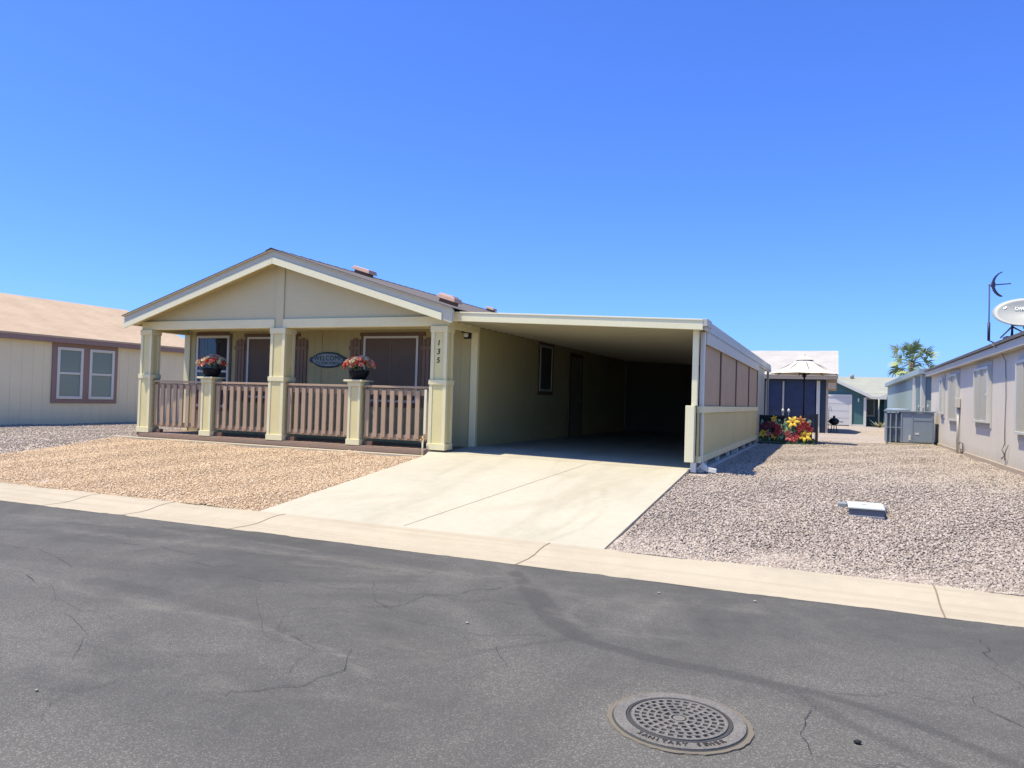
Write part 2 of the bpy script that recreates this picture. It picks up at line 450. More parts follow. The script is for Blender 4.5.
for pl, w in [([(-8.4,5.0),(-7.6,4.75),(-7.0,4.85),(-6.1,4.55)], .006), ([(-6.4,4.2),(-5.6,4.0),(-5.2,3.75),(-4.5,3.65)], .006), ([(-5.2,3.75),(-5.0,3.4),(-5.2,3.1)], .005), ([(-3.6,4.4),(-3.4,4.0),(-2.9,3.8),(-2.5,3.9)], .005), ([(-2.9,3.8),(-2.8,3.4)], .005),
    ([(-1.6,4.75),(-1.9,4.6),(-2.4,4.55),(-2.8,4.6)], .006), ([(-1.75,4.55),(-2.0,4.2),(-2.35,4.0)], .006), ([(.3,3.75),(.6,3.7),(.9,3.55)], .005), ([(.95,4.5),(1.2,4.4),(1.6,4.45)], .005), ([(-2.0,5.75),(-1.7,5.6),(-1.2,5.55)], .005)]:
    crack(pl, w)
t = NT('worn asphalt')
sa = t.n('ShaderNodeAttribute', attribute_name='stain'); pa = t.n('ShaderNodeAttribute', attribute_name='pale')
big = t.noise(.55, 8, .68, dist=.9); mid = t.noise(3.5, 7, .72, dist=.4); agg = t.n('ShaderNodeTexVoronoi'); agg.inputs['Scale'].default_value = 150; t.l(t.P(), agg.inputs['Vector'])
fine = t.noise(170, 3, .7)
sp = t.n('ShaderNodeSeparateColor'); t.l(agg.outputs['Color'], sp.inputs[0])
base = t.ramp(big.outputs['Fac'], [(.30, rgb(75,74,70)), (.5, rgb(90,89,84)), (.70, rgb(113,111,104))])
base = t.mix(.4, base, t.ramp(mid.outputs['Fac'], [(.3, rgb(82,80,76)), (.7, rgb(110,107,100))]))
wa = t.n('ShaderNodeAttribute', attribute_name='worn')
base = t.mix(t.math('MULTIPLY', wa.outputs['Fac'], .45), base, rgb(117,114,106))
wear = t.math('MULTIPLY', t.math('SUBTRACT', t.math('ADD', big.outputs['Fac'], t.math('MULTIPLY', wa.outputs['Fac'], .3)), .42, True), 2.6, True)
speck = t.math('MULTIPLY', t.math('GREATER_THAN', sp.outputs[0], .78), t.math('ADD', t.math('MULTIPLY', wear, .5), .06), True)
base = t.mix(speck, base, rgb(150,147,138))
dk = t.math('MULTIPLY', t.math('LESS_THAN', sp.outputs[1], .22), .2)
base = t.mix(dk, base, rgb(60,60,62))
base = t.mix(t.math('MULTIPLY', sa.outputs['Fac'], .62), base, rgb(70,68,65))
mps = t.n('ShaderNodeMapping'); mps.inputs['Scale'].default_value = (5, 14, 1); mps.inputs['Rotation'].default_value = (0, 0, .12); t.l(t.P(), mps.inputs['Vector'])
brk = t.noise(1.0, 7, .7, mps.outputs[0], .5)
pbr = t.math('MULTIPLY', pa.outputs['Fac'], t.math('MULTIPLY', t.math('SUBTRACT', brk.outputs['Fac'], .40), 6.0, True))
pfac = t.math('MULTIPLY', pbr, t.math('MULTIPLY', t.math('SUBTRACT', fine.outputs['Fac'], .3), 2.0, True), True)
base = t.mix(pfac, base, rgb(150,146,134))
t.color(base); t.rough(.85); t.b.inputs['Specular IOR Level'].default_value = .3
t.bump(t.math('ADD', t.math('MULTIPLY', agg.outputs['Distance'], -.6), fine.outputs['Fac']), .55, .006)
M_ASPH = t.m
M_CRACK = plain('open crack', (.03, .03, .029, 1), .95)
road = mb.build('street', [M_ASPH, M_CRACK])
for nm, arr in (('stain', stain), ('pale', pale), ('worn', worn)):
    a = road.data.attributes.new(nm, 'FLOAT', 'POINT'); full = np.zeros(len(road.data.vertices), np.float32); full[:nvg] = arr
    a.data.foreach_set('value', full)
struct(road)

# ------------------------------------------------------------------ kerb, driveway, edging
def concrete(name, c, var=.12, streak=True, warm=None):
    t = NT(name)
    n1 = t.noise(.7, 6, .6, dist=.4); n2 = t.noise(7, 5, .6); n3 = t.noise(120, 3)
    base = t.ramp(n1.outputs['Fac'], [(.3, mul(c, 1-var)), (.5, c), (.7, mul(c, 1+var*.5))])
    base = t.mix(.35, base, t.ramp(n2.outputs['Fac'], [(.3, mul(c, .82)), (.7, mul(c, 1.1))]))
    base = t.mix(.2, base, t.ramp(n3.outputs['Fac'], [(.35, mul(c, .72)), (.65, mul(c, 1.15))]))
    if streak:   # old water and tyre marks
        mp = t.n('ShaderNodeMapping'); mp.inputs['Scale'].default_value = streak; t.l(t.P(), mp.inputs['Vector'])
        n4 = t.noise(1.0, 5, .6, mp.outputs[0], .8)
        base = t.mix(t.ramp(n4.outputs['Fac'], [(.5, (0,0,0)), (.72, (.5,.5,.5))]), base, warm or mul(c, .7))
    t.color(base); t.rough(.85); t.b.inputs['Specular IOR Level'].default_value = .3
    t.bump(n3.outputs['Fac'], .35, .004)
    return t.m
M_KERB = concrete('kerb concrete', rgb(194,182,159), .16, (.25, 9, 1), rgb(170,157,134))
M_DRIVE = concrete('driveway concrete', rgb(199,192,172), .16, (1.5, .35, 1), rgb(176,168,142))
M_JOINT = plain('concrete joint', rgb(140,124,104), .95)
mb = MB()
prof = [(6.5,-.004),(6.75,.0),(6.95,.004),(7.08,.018),(7.22,.05),(7.34,.068),(7.5,.072),(7.52,.0)]
kx = [-300,-60,-30] + frange(-16, 6, .4) + [30, 300]
for i in range(len(kx)-1):
    for j in range(len(prof)-1):
        mb.face([mb.vert((kx[i],*prof[j])), mb.vert((kx[i+1],*prof[j])), mb.vert((kx[i+1],*prof[j+1])), mb.vert((kx[i],*prof[j+1]))], 0, j < len(prof)-2)
for xj, bend in [(-16.2,0),(-12.9,.02),(-9.55,.12),(-8.1,.1),(-6.25,.25),(-2.72,.1),(.86,.02),(4.3,0)]:
    pp = prof[:-1]
    for j in range(len(pp)-1):
        w = .007
        o0 = bend*((7.5-pp[j][0])**1.5)*.6; o1 = bend*((7.5-pp[j+1][0])**1.5)*.6
        mb.poly([(xj-o0-w,pp[j][0],pp[j][1]+.003),(xj-o0+w,pp[j][0],pp[j][1]+.003),(xj-o1+w,pp[j+1][0],pp[j+1][1]+.003),(xj-o1-w,pp[j+1][0],pp[j+1][1]+.003)], 1)
struct(mb.build('kerb', [M_KERB, M_JOINT]))

# driveway and carport slab
def slab_z(x, y):
    r = clamp01((x+2.0)/-4.5)                       # 0 at right edge, 1 at house side
    if y <= 12: z = .068 + (.462 + .055*r)*(y-7.5)/4.5
    elif y <= 13.2: z = .53 + .055*r + (.012+.035*r)*(y-12)/1.2
    else: z = .542 + .09*r
    return z
def dl(y): return -6.68 + .06*clamp01((y-7.5)/4) + (.0 if y < 11.4 else -.12*clamp01((y-11.4)/.5)**2)
dys = frange(7.5, 13.2, .06) + frange(13.5, 26.9, .6)
mb = MB(); nxd = 81
for y in dys:
    l = dl(y) if y < 12.2 else -6.5
    r = -2.13 + .06*clamp01((y-7.5)/4.5)
    if y > 12.2: r = -1.97
    for k in range(nxd):
        x = l+(r-l)*k/(nxd-1); mb.v.append((x, y, slab_z(x, y)))
for j in range(len(dys)-1):
    for k in range(nxd-1):
        a = j*nxd+k; mb.face((a, a+1, a+1+nxd, a+nxd), 0, True)
# slab edges
for j in range(len(dys)-1):
    for k in (0, nxd-1):
        a = mb.v[j*nxd+k]; b = mb.v[(j+1)*nxd+k]
        mb.poly([a, b, (b[0],b[1],b[2]-.15), (a[0],a[1],a[2]-.15)], 0)
def joint_line(pts, w):
    for p, q in zip(pts[:-1], pts[1:]):
        d = Vector((q[0]-p[0], q[1]-p[1])).normalized(); o = Vector((-d.y, d.x))*w/2
        mb.poly([(p[0]+o.x,p[1]+o.y,slab_z(*p)+.003),(p[0]-o.x,p[1]-o.y,slab_z(*p)+.003),(q[0]-o.x,q[1]-o.y,slab_z(*q)+.003),(q[0]+o.x,q[1]+o.y,slab_z(*q)+.003)], 1)
joint_line([(-4.56+.06*k, 7.55+(26-7.55)*k/60) if 7.55+(26-7.55)*k/60 < 12.6 else (-4.24, 7.55+(26-7.55)*k/60) for k in range(0, 61)], .007)
joint_line([(-6.5+.45*k, 12.02) for k in range(0, 10)], .008)
mb2 = mb
drv = mb.build('driveway', [M_DRIVE, M_JOINT])
dv = np.array([v[:2] for v in mb.v]); mark = np.zeros(len(dv))
dw = np.array([noise.noise((p[0]*2.5, p[1]*1.2, 31.0)) for p in dv])
for pl, w, k in [([(-2.75,7.6),(-2.55,8.3),(-2.6,9.2),(-2.95,10.3)], .05, .8), ([(-2.98,7.6),(-2.8,8.3),(-2.86,9.2),(-3.2,10.3)], .05, .55), ([(-3.35,7.55),(-3.2,9),(-3.3,11),(-3.3,16)], .22, .45), ([(-5.1,7.55),(-5.0,9),(-5.1,11),(-5.1,16)], .22, .4),
        ([(-6.2,8.4),(-5.4,8.9),(-4.9,9.0)], .3, .4), ([(-4.2,14),(-4.1,15)], .5, .8), ([(-3.9,8.6),(-3.4,9.3)], .3, .45)]:
    mark = np.maximum(mark, k*np.clip(1-(dist_poly(dv, pl)+np.abs(dw)*w*.9)/w, 0, 1))
a = drv.data.attributes.new('mark', 'FLOAT', 'POINT'); a.data.foreach_set('value', mark.astype(np.float32))
ma = M_DRIVE.node_tree.nodes.new('ShaderNodeAttribute'); ma.attribute_name = 'mark'
_b = M_DRIVE.node_tree.nodes['Principled BSDF']; _src = _b.inputs['Base Color'].links[0].from_socket
_m = M_DRIVE.node_tree.nodes.new('ShaderNodeMix'); _m.data_type = 'RGBA'; _m.inputs[7].default_value = rgb(138,126,100)
_f = M_DRIVE.node_tree.nodes.new('ShaderNodeMath'); _f.operation = 'MULTIPLY'; _f.inputs[1].default_value = .33
M_DRIVE.node_tree.links.new(ma.outputs['Fac'], _f.inputs[0]); M_DRIVE.node_tree.links.new(_f.outputs[0], _m.inputs[0]); M_DRIVE.node_tree.links.new(_src, _m.inputs[6]); M_DRIVE.node_tree.links.new(_m.outputs[2], _b.inputs['Base Color'])
struct(drv)
struct(MB().box(-14.75, 11.78, .40, -6.74, 11.93, .515).build('concrete_edging', M_KERB, bevel=.01))

# ------------------------------------------------------------------ grooved siding
def siding_Y(mb, y, x0, x1, z0, z1, pitch=.2, g=.007, d=.004, sgn=-1):
    """vertical-groove siding on a wall facing -y (sgn -1) or +y"""
    x = x0; pts = []
    pts.append((x0, 0)); k = math.ceil(x0/pitch+1e-6)
    while k*pitch < x1-.03:
        c = k*pitch
        if c > x0+.03: pts += [(c-g/2, 0), (c-g/2+.002, d), (c+g/2-.002, d), (c+g/2, 0)]
        k += 1
    pts.append((x1, 0))
    for (a, da), (b, db) in zip(pts[:-1], pts[1:]):
        q = [(a, y-sgn*da, z0), (b, y-sgn*db, z0), (b, y-sgn*db, z1), (a, y-sgn*da, z1)]
        mb.poly(q if sgn < 0 else q[::-1])
def siding_X(mb, x, y0, y1, z0, z1, pitch=.2, g=.007, d=.004, sgn=1):
    """wall facing +x (sgn 1) or -x"""
    pts = [(y0, 0)]; k = math.ceil(y0/pitch+1e-6)
    while k*pitch < y1-.03:
        c = k*pitch
        if c > y0+.03: pts += [(c-g/2, 0), (c-g/2+.002, d), (c+g/2-.002, d), (c+g/2, 0)]
        k += 1
    pts.append((y1, 0))
    for (a, da), (b, db) in zip(pts[:-1], pts[1:]):
        q = [(x-sgn*da, a, z0), (x-sgn*db, b, z0), (x-sgn*db, b, z1), (x-sgn*da, a, z1)]
        mb.poly(q if sgn > 0 else q[::-1])

# ------------------------------------------------------------------ main house
H = thing('manufactured_home', 'cream single-storey home with gabled porch, brown railing and number 135 on its column', 'house', (-10.3, 13.25, .5))
XL, XR, YF, YB, RX0 = -14.2, -6.45, 13.25, 27.8, -10.3
mb = MB()
siding_Y(mb, YF, XL, XR, .5, 3.1); siding_X(mb, XR, YF, YB, .45, 3.14); siding_X(mb, XL, YF, YB, .45, 3.14, sgn=-1); siding_Y(mb, YB, XL, XR, .45, 3.1, sgn=1)
mb.poly([(XL,YB,3.1),(RX0,YB,4.28),(XR,YB,3.1)][::-1])
part(mb, 'wall', M_SIDE, H)
# trim boards on the walls
mb = MB()
mb.box(XR-.125, YF-.022, .62, XR+.004, YF-.001, 3.05); mb.box(XR+.001, YF-.02, .55, XR+.018, YF+.07, 3.05)
mb.box(XL-.004, YF-.022, .62, XL+.17, YF-.001, 3.05)
mb.box(XL+.17, YF-.018, 2.97, XR-.125, YF-.001, 3.05)
part(mb, 'corner_trim', M_TRIM, H, .004)
mb = MB().box(-10.31, YF-.012, .62, -10.2, YF-.001, 2.97)
part(mb, 'batten', M_SIDE, H, .003)
# porch deck
D = part(MB().box(-14.22, 11.99, .545, -6.7, YF, .618).box(-6.7, 12.02, .545, -6.43, YF, .6), 'porch_deck', M_DECK, H, .004)
part(MB().box(-14.17, 12.0, .43, -6.66, 12.05, .545).box(-14.1,11.965,.52,-6.72,11.99,.60), 'deck_skirt', paint('deck skirt', rgb(160,136,116), .7, .12, 3, .2), H, .004)
# porch ceiling, beams
part(MB().box(XL+.02, 12.2, 3.045, XR-.02, YF-.003, 3.09), 'porch_ceiling', M_CEIL_PORCH, H)
mb = MB()
mb.box(-14.2, 12.02, 2.90, -10.47, 12.2, 3.08); mb.box(-10.25, 12.02, 2.90, -6.43, 12.2, 3.08)
mb.box(XR-.14, 12.2, 2.88, XR+.02, YF-.024, 3.10); mb.box(XL-.01, 12.2, 2.88, XL+.15, YF-.024, 3.10)
part(mb, 'porch_beam', M_TRIM, H, .005)
def zr(x): return 4.45 - .307*abs(x-RX0)
# gable wall (a prism with thickness) and centre board
zg = lambda x: zr(x) - .16
part(MB().prism([(-14.2,12.06,3.075),(-6.43,12.06,3.075),(-6.43,12.06,zg(-6.43)),(RX0,12.06,zg(RX0)),(-14.2,12.06,zg(-14.2))], (0,.09,0)), 'gable_wall', M_GABLE, H)
part(MB().box(-10.46, 12.035, 2.9, -10.26, 12.058, 4.2), 'gable_board', M_GABLE, H, .003)
# roof slabs: left and right planes as one thin roof with ridge cap
def roof_slab(mb, xa, xb, ya, yb, zf, th, mi=0):
    mb.hexa([(xa,ya,zf(xa)-th),(xb,ya,zf(xb)-th),(xb,yb,zf(xb)-th),(xa,yb,zf(xa)-th)], [(xa,ya,zf(xa)),(xb,ya,zf(xb)),(xb,yb,zf(xb)),(xa,yb,zf(xa))], mi)
EL, ER = -14.40, -6.22
mb = MB(); roof_slab(mb, EL-.02, RX0, 11.655, YB+.25, zr, .014); roof_slab(mb, RX0, ER+.02, 11.655, YB+.25, zr, .014)
for k in range(53):    # ridge cap shingles
    y0 = 11.65+.3*k
    mb.hexa([(RX0-.14,y0,zr(RX0-.14)+.002),(RX0,y0,zr(RX0)+.01),(RX0,y0+.31,zr(RX0)+.004),(RX0-.14,y0+.31,zr(RX0-.14)-.004)],
            [(RX0-.14,y0,zr(RX0-.14)+.014),(RX0,y0,zr(RX0)+.022),(RX0,y0+.31,zr(RX0)+.01),(RX0-.14,y0+.31,zr(RX0-.14)+.004)])
    mb.hexa([(RX0,y0,zr(RX0)+.01),(RX0+.14,y0,zr(RX0+.14)+.002),(RX0+.14,y0+.31,zr(RX0+.14)-.004),(RX0,y0+.31,zr(RX0)+.004)],
            [(RX0,y0,zr(RX0)+.022),(RX0+.14,y0,zr(RX0+.14)+.014),(RX0+.14,y0+.31,zr(RX0+.14)+.004),(RX0,y0+.31,zr(RX0)+.01)])
roof = part(mb, 'roof', M_SHINGLE, H)
# soffit boards under the overhang
mb = MB()
def zs(x): return zr(x) - .17
mb.hexa([(EL,11.745,zs(EL)-.02),(RX0,11.745,zs(RX0)-.02),(RX0,12.058,zs(RX0)-.02),(EL,12.058,zs(EL)-.02)],[(EL,11.745,zs(EL)),(RX0,11.745,zs(RX0)),(RX0,12.058,zs(RX0)),(EL,12.058,zs(EL))])
mb.hexa([(RX0,11.745,zs(RX0)-.02),(ER-.16,11.745,zs(ER-.16)-.02),(ER-.16,12.058,zs(ER-.16)-.02),(RX0,12.058,zs(RX0)-.02)],[(RX0,11.745,zs(RX0)),(ER-.16,11.745,zs(ER-.16)),(ER-.16,12.058,zs(ER-.16)),(RX0,12.058,zs(RX0))])
# side eave soffits
mb.box(EL+.02, 12.06, zs(EL)+.01, XL-.002, YB, zs(EL)+.03)
part(mb, 'soffit', M_CEIL_PORCH, H)
# rake fascia (upper board's cream greyed to paint in shade, proud lower trim)
def rake(mb, xa, xb, ya, yb, t0, t1):
    mb.hexa([(xa,ya,zr(xa)-t1),(xb,ya,zr(xb)-t1),(xb,yb,zr(xb)-t1),(xa,yb,zr(xa)-t1)], [(xa,ya,zr(xa)-t0),(xb,ya,zr(xb)-t0),(xb,yb,zr(xb)-t0),(xa,yb,zr(xa)-t0)])
mb = MB(); rake(mb, EL, RX0, 11.715, 11.745, .015, .285); rake(mb, RX0, ER, 11.715, 11.745, .015, .285)
mb.box(EL-.002, 11.747, zr(EL)-.20, EL+.022, YB+.2, zr(EL)-.04); mb.box(ER-.022, 11.747, zr(ER)-.20, ER+.002, 11.79, zr(ER)-.04)
rake(mb, EL-.01, RX0, 11.662, 11.7145, .0145, .03); rake(mb, RX0, ER+.01, 11.662, 11.7145, .0145, .03)
part(mb, 'rake_fascia', paint('fascia cream with painted shade', rgb(214,210,190), .6, .05, 1.2, .1), H, .003)
mb = MB(); rake(mb, EL-.003, RX0-.003, 11.69, 11.713, .165, .295); rake(mb, RX0+.003, -6.42, 11.69, 11.713, .165, .295)
part(mb, 'rake_trim', M_FASCIA, H, .003)
# roof vents
def vent(x, y, w, l, h, yaw=0):
    R = Matrix.Translation((x, y, zr(x)-.005)) @ Matrix.Rotation(math.atan(.307)*(1 if x > RX0 else -1), 4, 'Y') @ Matrix.Rotation(yaw, 4, 'Z')
    mb = MB()
    mb.box(-w*.36, -l*.36, 0, w*.36, l*.36, h*.6, R, 1)
    mb.hexa([R @ Vector(p) for p in ((-w/2,-l/2,h*.45),(w/2,-l/2,h*.45),(w/2,l/2,h*.45),(-w/2,l/2,h*.45))], [R @ Vector(p) for p in ((-w*.42,-l*.42,h),(w*.42,-l*.42,h),(w*.42,l*.42,h),(-w*.42,l*.42,h))], 0)
    v = mb.build('roof_vent', [M_VENT, M_BROWN_DK], roof, .012); return v
vent(-10.06, 14.5, .52, .36, .16); vent(-7.05, 13.1, .44, .36, .16); vent(-8.3, 15.4, .42, .34, .16); vent(-9.8, 21.0, .3, .3, .13)

# columns ------------------------------------------------------------
def column(x0, x1, y0=12.0, full=True, dep=None):
    y1 = y0 + (dep or x1-x0); mb = MB()
    if full:
        mb.box(x0+.018, y0+.018, 1.9, x1-.018, y1-.018, 2.9)
        mb.box(x0+.002, y0+.002, .615, x1-.002, y1-.002, 1.9)
        c = mb.build('column', M_PANEL, H); WL[c.name] = world_loc(H)
        tb = MB(); w = .07
        for (a0, a1, za, zb, e) in ((x0, x1, 1.9, 2.9, 0.0), (x0-.010, x1+.010, .62, 1.82, .0)):
            b0, b1 = y0-(x0-a0), y1+(a1-x1)
            for sx in (0, 1):
                for sy in (0, 1):
                    xa = a0 if sx == 0 else a1-w; ya = b0 if sy == 0 else b1-w
                    tb.box(xa, ya, za, xa+w, ya+w, zb)
        def band(e, za, zb): tb.box(x0-e, y0-e, za, x1+e, y1+e, zb)
        band(.012, 2.785, 2.897); band(.020, 1.815, 1.905); band(.022, .619, .735)
        part_trim = tb.build('column_trim', M_TRIM, c, .004); WL[part_trim.name] = world_loc(H)
    else:
        mb.box(x0+.014, y0+.014, .615, x1-.014, y1-.014, 1.83)
        c = mb.build('newel_post', M_PANEL, H); WL[c.name] = world_loc(H)
        tb = MB(); w = .055
        for sx in (0, 1):
            for sy in (0, 1):
                xa = x0 if sx == 0 else x1-w; ya = y0 if sy == 0 else y1-w
                tb.box(xa, ya, .62, xa+w, ya+w, 1.8)
        tb.box(x0-.016, y0-.016, .619, x1+.016, y1+.016, .73); tb.box(x0-.014, y0-.014, 1.75, x1+.014, y1+.014, 1.835)
        tr = tb.build('post_trim', M_TRIM, c, .004); WL[tr.name] = world_loc(H)
        cp = MB().box(x0-.07, y0-.07, 1.837, x1+.07, y1+.07, 1.875).build('post_cap', M_TRIM, c, .006); WL[cp.name] = world_loc(H)
    return c
colL = column(-14.20, -13.87, dep=.25); colM = column(-10.54, -10.17, dep=.33); colR = column(-6.79, -6.455, dep=.27)
s1 = column(-12.36, -12.08, 12.0, False); s2 = column(-8.59, -8.31, 12.0, False)
# house number on the right column
M_NUM = plain('black numerals', (.01,.01,.01,1), .5)
for ch, z in (('1', 2.58), ('3', 2.42), ('5', 2.26)):
    tb = text_mb(ch, .145, .012, frame_M((-6.63, 12.012, z), (1,0,0), (.12,0,1)))
    d = tb.build('house_digit', M_NUM, colR); WL[d.name] = world_loc(H)

# railings ----------------------------------------------------------
def railing(xa, xb, n):
    y0, y1 = 12.10, 12.19; ym = (y0+y1)/2
    r = part(MB().box(xa, y0-.03, 1.735, xb, y1+.03, 1.778).box(xa, y0+.022, 1.60, xb, y1-.022, 1.72), 'railing', M_BROWN, H, .004)
    b = MB().box(xa, y0+.022, .755, xb, y1-.022, .862)
    lo = b.build('lower_rail', M_BROWN, r, .004); WL[lo.name] = world_loc(H)
    k = MB(); k.box(xa, y0-.005, .618, xa+.22, y1, .70); 
    ft = k.build('rail_foot', M_BROWN_DK, r, .003); WL[ft.name] = world_loc(H)
    for i in range(n):
        x = xa + (xb-xa)*(i+.5)/n
        o = MB().box(x-.047, y0-.018, .79, x+.047, y0+.02, 1.69).build('baluster', M_BROWN, r, .004); WL[o.name] = world_loc(H)
railing(-13.855, -12.375, 8); railing(-12.065, -10.56, 8); railing(-10.15, -8.605, 9); railing(-8.295, -6.81, 8)
# short rail on the left side of the porch
# windows ------------------------------------------------------------
def sun_window(xa, xb, z0, z1, name='window'):
    w = part(MB().box(xa-.012, YF-.03, z0-.012, xb+.012, YF-.004, z1+.012), name, M_SCREEN, H)
    f = MB(); t = .028
    f.box(xa-.02, YF-.05, z0-.02, xa+t, YF-.031, z1+.02).box(xb-t, YF-.05, z0-.02, xb+.02, YF-.031, z1+.02).box(xa+t, YF-.05, z1-t, xb-t, YF-.031, z1+.02).box(xa+t, YF-.05, z0-.02, xb-t, YF-.031, z0+t)
    o = f.build('frame', M_WHITE, w, .003); WL[o.name] = world_loc(H)
    o = MB().box((xa+xb)/2-.014, YF-.036, z0, (xa+xb)/2+.014, YF-.031, z1).build('mullion', screen('screen over mullion', rgb(130,114,100)), w); WL[o.name] = world_loc(H)
    h = MB().box(xa-.13, YF-.028, z1+.022, xb+.17, YF-.002, z1+.095)
    h.box(xa-.10, YF-.026, z0-.1, xa-.021, YF-.002, z1+.02).box(xb+.021, YF-.026, z0-.1, xb+.10, YF-.002, z1+.02).box(xa-.1, YF-.028, z0-.12, xb+.1, YF-.002, z0-.022)
    o = h.build('window_trim', M_BROWN_DK, w, .003); WL[o.name] = world_loc(H)
    for xs_ in ((xa-.375, xa-.105), (xb+.105, xb+.375)):
        s = MB(); L = xs_[1]-xs_[0]; bw = L/3
        for k in range(3):
            top = z1 - .02 if k == 1 else z1 - .055
            s.box(xs_[0]+k*bw+.006, YF-.036, z0-.1, xs_[0]+(k+1)*bw-.006, YF-.014, top)
        for zb in (z1-.27, z0+.15): s.box(xs_[0]-.012, YF-.056, zb, xs_[1]+.012, YF-.037, zb+.085)
        o = s.build('shutter', paint('shutter brown', rgb(142,117,98), .65, .1, 3, .2), w, .003); WL[o.name] = world_loc(H)
    return w
sun_window(-12.24, -10.96, 1.47, 2.81); sun_window(-9.08, -7.79, 1.47, 2.81)
# double hung window at the left end
w = part(MB().box(-13.74, YF-.02, 1.25, -12.86, YF-.004, 2.83), 'window', M_GLASS, H)
f = MB(); t_ = .06
f.box(-13.81, YF-.045, 1.2, -13.81+t_, YF-.005, 2.87).box(-12.86, YF-.045, 1.2, -12.86+t_, YF-.005, 2.87).box(-13.75, YF-.045, 2.81, -12.86, YF-.005, 2.87).box(-13.75, YF-.045, 1.2, -12.86, YF-.005, 1.26).box(-13.75, YF-.04, 2.01, -12.86, YF-.006, 2.06)
o = f.build('frame', M_WHITE, w, .004); WL[o.name] = world_loc(H)
f = MB()
f.box(-13.85, YF-.025, 1.14, -13.813, YF-.003, 2.92).box(-12.797, YF-.025, 1.14, -12.75, YF-.003, 2.92).box(-13.813, YF-.025, 2.873, -12.837, YF-.003, 2.95).box(-13.813, YF-.025, 1.12, -12.837, YF-.003, 1.197)
o = f.build('window_trim', M_BROWN_DK, w, .003); WL[o.name] = world_loc(H)
f = MB()
for k in range(3): f.box(-13.70+.1*k, YF-.024, 2.07, -13.685+.1*k, YF-.0205, 2.80)
o = f.build('blind_slat', plain('grey blind', rgb(120,130,145), .5), w); WL[o.name] = world_loc(H)
# wall lamp by the corner
wl = part(MB().box(-6.73, YF-.05, 2.76, -6.57, YF-.001, 2.96).box(-6.725, YF-.17, 2.87, -6.575, YF-.05, 2.955), 'wall_lamp', M_BLACK, H, .008)
o = MB().lathe((-6.65, YF-.11, 2.79), [(.03,0),(.045,.02),(.05,.08)], 14).build('lamp_glass', plain('frosted glass', rgb(226,222,205), .3), wl); WL[o.name] = world_loc(H)
# carport side: screened window and door
def side_window(y0, y1, z0, z1):
    w = part(MB().box(XR+.003, y0, z0, XR+.025, y1, z1), 'window', screen('dark side screen', rgb(86,84,76)), H)
    f = MB(); t = .035
    f.box(XR+.004, y0-.02, z0-.02, XR+.04, y0+t, z1+.02).box(XR+.004, y1-t, z0-.02, XR+.04, y1+.02, z1+.02).box(XR+.004, y0+t, z1-t, XR+.04, y1-t, z1+.02).box(XR+.004, y0+t, z0-.02, XR+.04, y1-t, z0+t)
    o = f.build('frame', M_GREYWHITE, w, .003); WL[o.name] = world_loc(H)
    f = MB(); f.box(XR+.002, y0-.11, z0-.11, XR+.028, y0-.021, z1+.11).box(XR+.002, y1+.021, z0-.11, XR+.028, y1+.11, z1+.11).box(XR+.002, y0-.02, z1+.021, XR+.028, y1+.02, z1+.11).box(XR+.002, y0-.02, z0-.11, XR+.028, y1+.02, z0-.021)
    o = f.build('window_trim', M_BROWN_DK, w, .003); WL[o.name] = world_loc(H)
side_window(16.68, 17.5, 1.82, 2.90)
d = part(MB().box(XR+.003, 18.98, .64, XR+.03, 19.86, 2.75), 'side_door', paint('door grey cream', rgb(150,146,118), .5, .06, 2, .1), H)
f = MB(); f.box(XR+.002, 18.86, .64, XR+.04, 18.975, 2.87).box(XR+.002, 19.865, .64, XR+.04, 19.98, 2.87).box(XR+.002, 18.976, 2.755, XR+.04, 19.864, 2.87)
o = f.build('door_trim', M_BROWN_DK, d, .003); WL[o.name] = world_loc(H)
o = MB().tube([(XR+.03,19.77,1.6),(XR+.075,19.77,1.6)], .022, 10).tube([(XR+.07,19.77,1.6),(XR+.09,19.77,1.6)], .032, 10).build('door_knob', plain('brass', rgb(170,140,80), .3, 1), d); WL[o.name] = world_loc(H)

# ------------------------------------------------------------------ carport
C = thing('carport', 'cream attached carport with flat roof, dark interior and tan screened side wall', 'carport', (-4, 12.1, .5))
CX0, CX1, CY0, CY1 = -6.425, -1.875, 11.96, 26.75
def zc(x): return 3.15 - .046*(x-CX0)          # top of front fascia
# roof pans with ribs
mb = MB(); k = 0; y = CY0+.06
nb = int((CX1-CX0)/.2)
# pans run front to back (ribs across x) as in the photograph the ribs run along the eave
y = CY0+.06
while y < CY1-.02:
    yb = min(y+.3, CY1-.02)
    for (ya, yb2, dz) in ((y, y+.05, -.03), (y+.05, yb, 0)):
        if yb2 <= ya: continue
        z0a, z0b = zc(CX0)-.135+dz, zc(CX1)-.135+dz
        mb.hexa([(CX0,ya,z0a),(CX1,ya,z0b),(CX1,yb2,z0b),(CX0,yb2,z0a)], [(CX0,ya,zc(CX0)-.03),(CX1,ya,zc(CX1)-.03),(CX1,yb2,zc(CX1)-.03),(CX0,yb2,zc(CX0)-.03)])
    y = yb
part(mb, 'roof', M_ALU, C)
mb = MB(); mb.hexa([(CX0,CY0,zc(CX0)-.165),(CX1,CY0,zc(CX1)-.165),(CX1,CY0+.055,zc(CX1)-.165),(CX0,CY0+.055,zc(CX0)-.165)], [(CX0,CY0,zc(CX0)),(CX1,CY0,zc(CX1)),(CX1,CY0+.055,zc(CX1)),(CX0,CY0+.055,zc(CX0))])
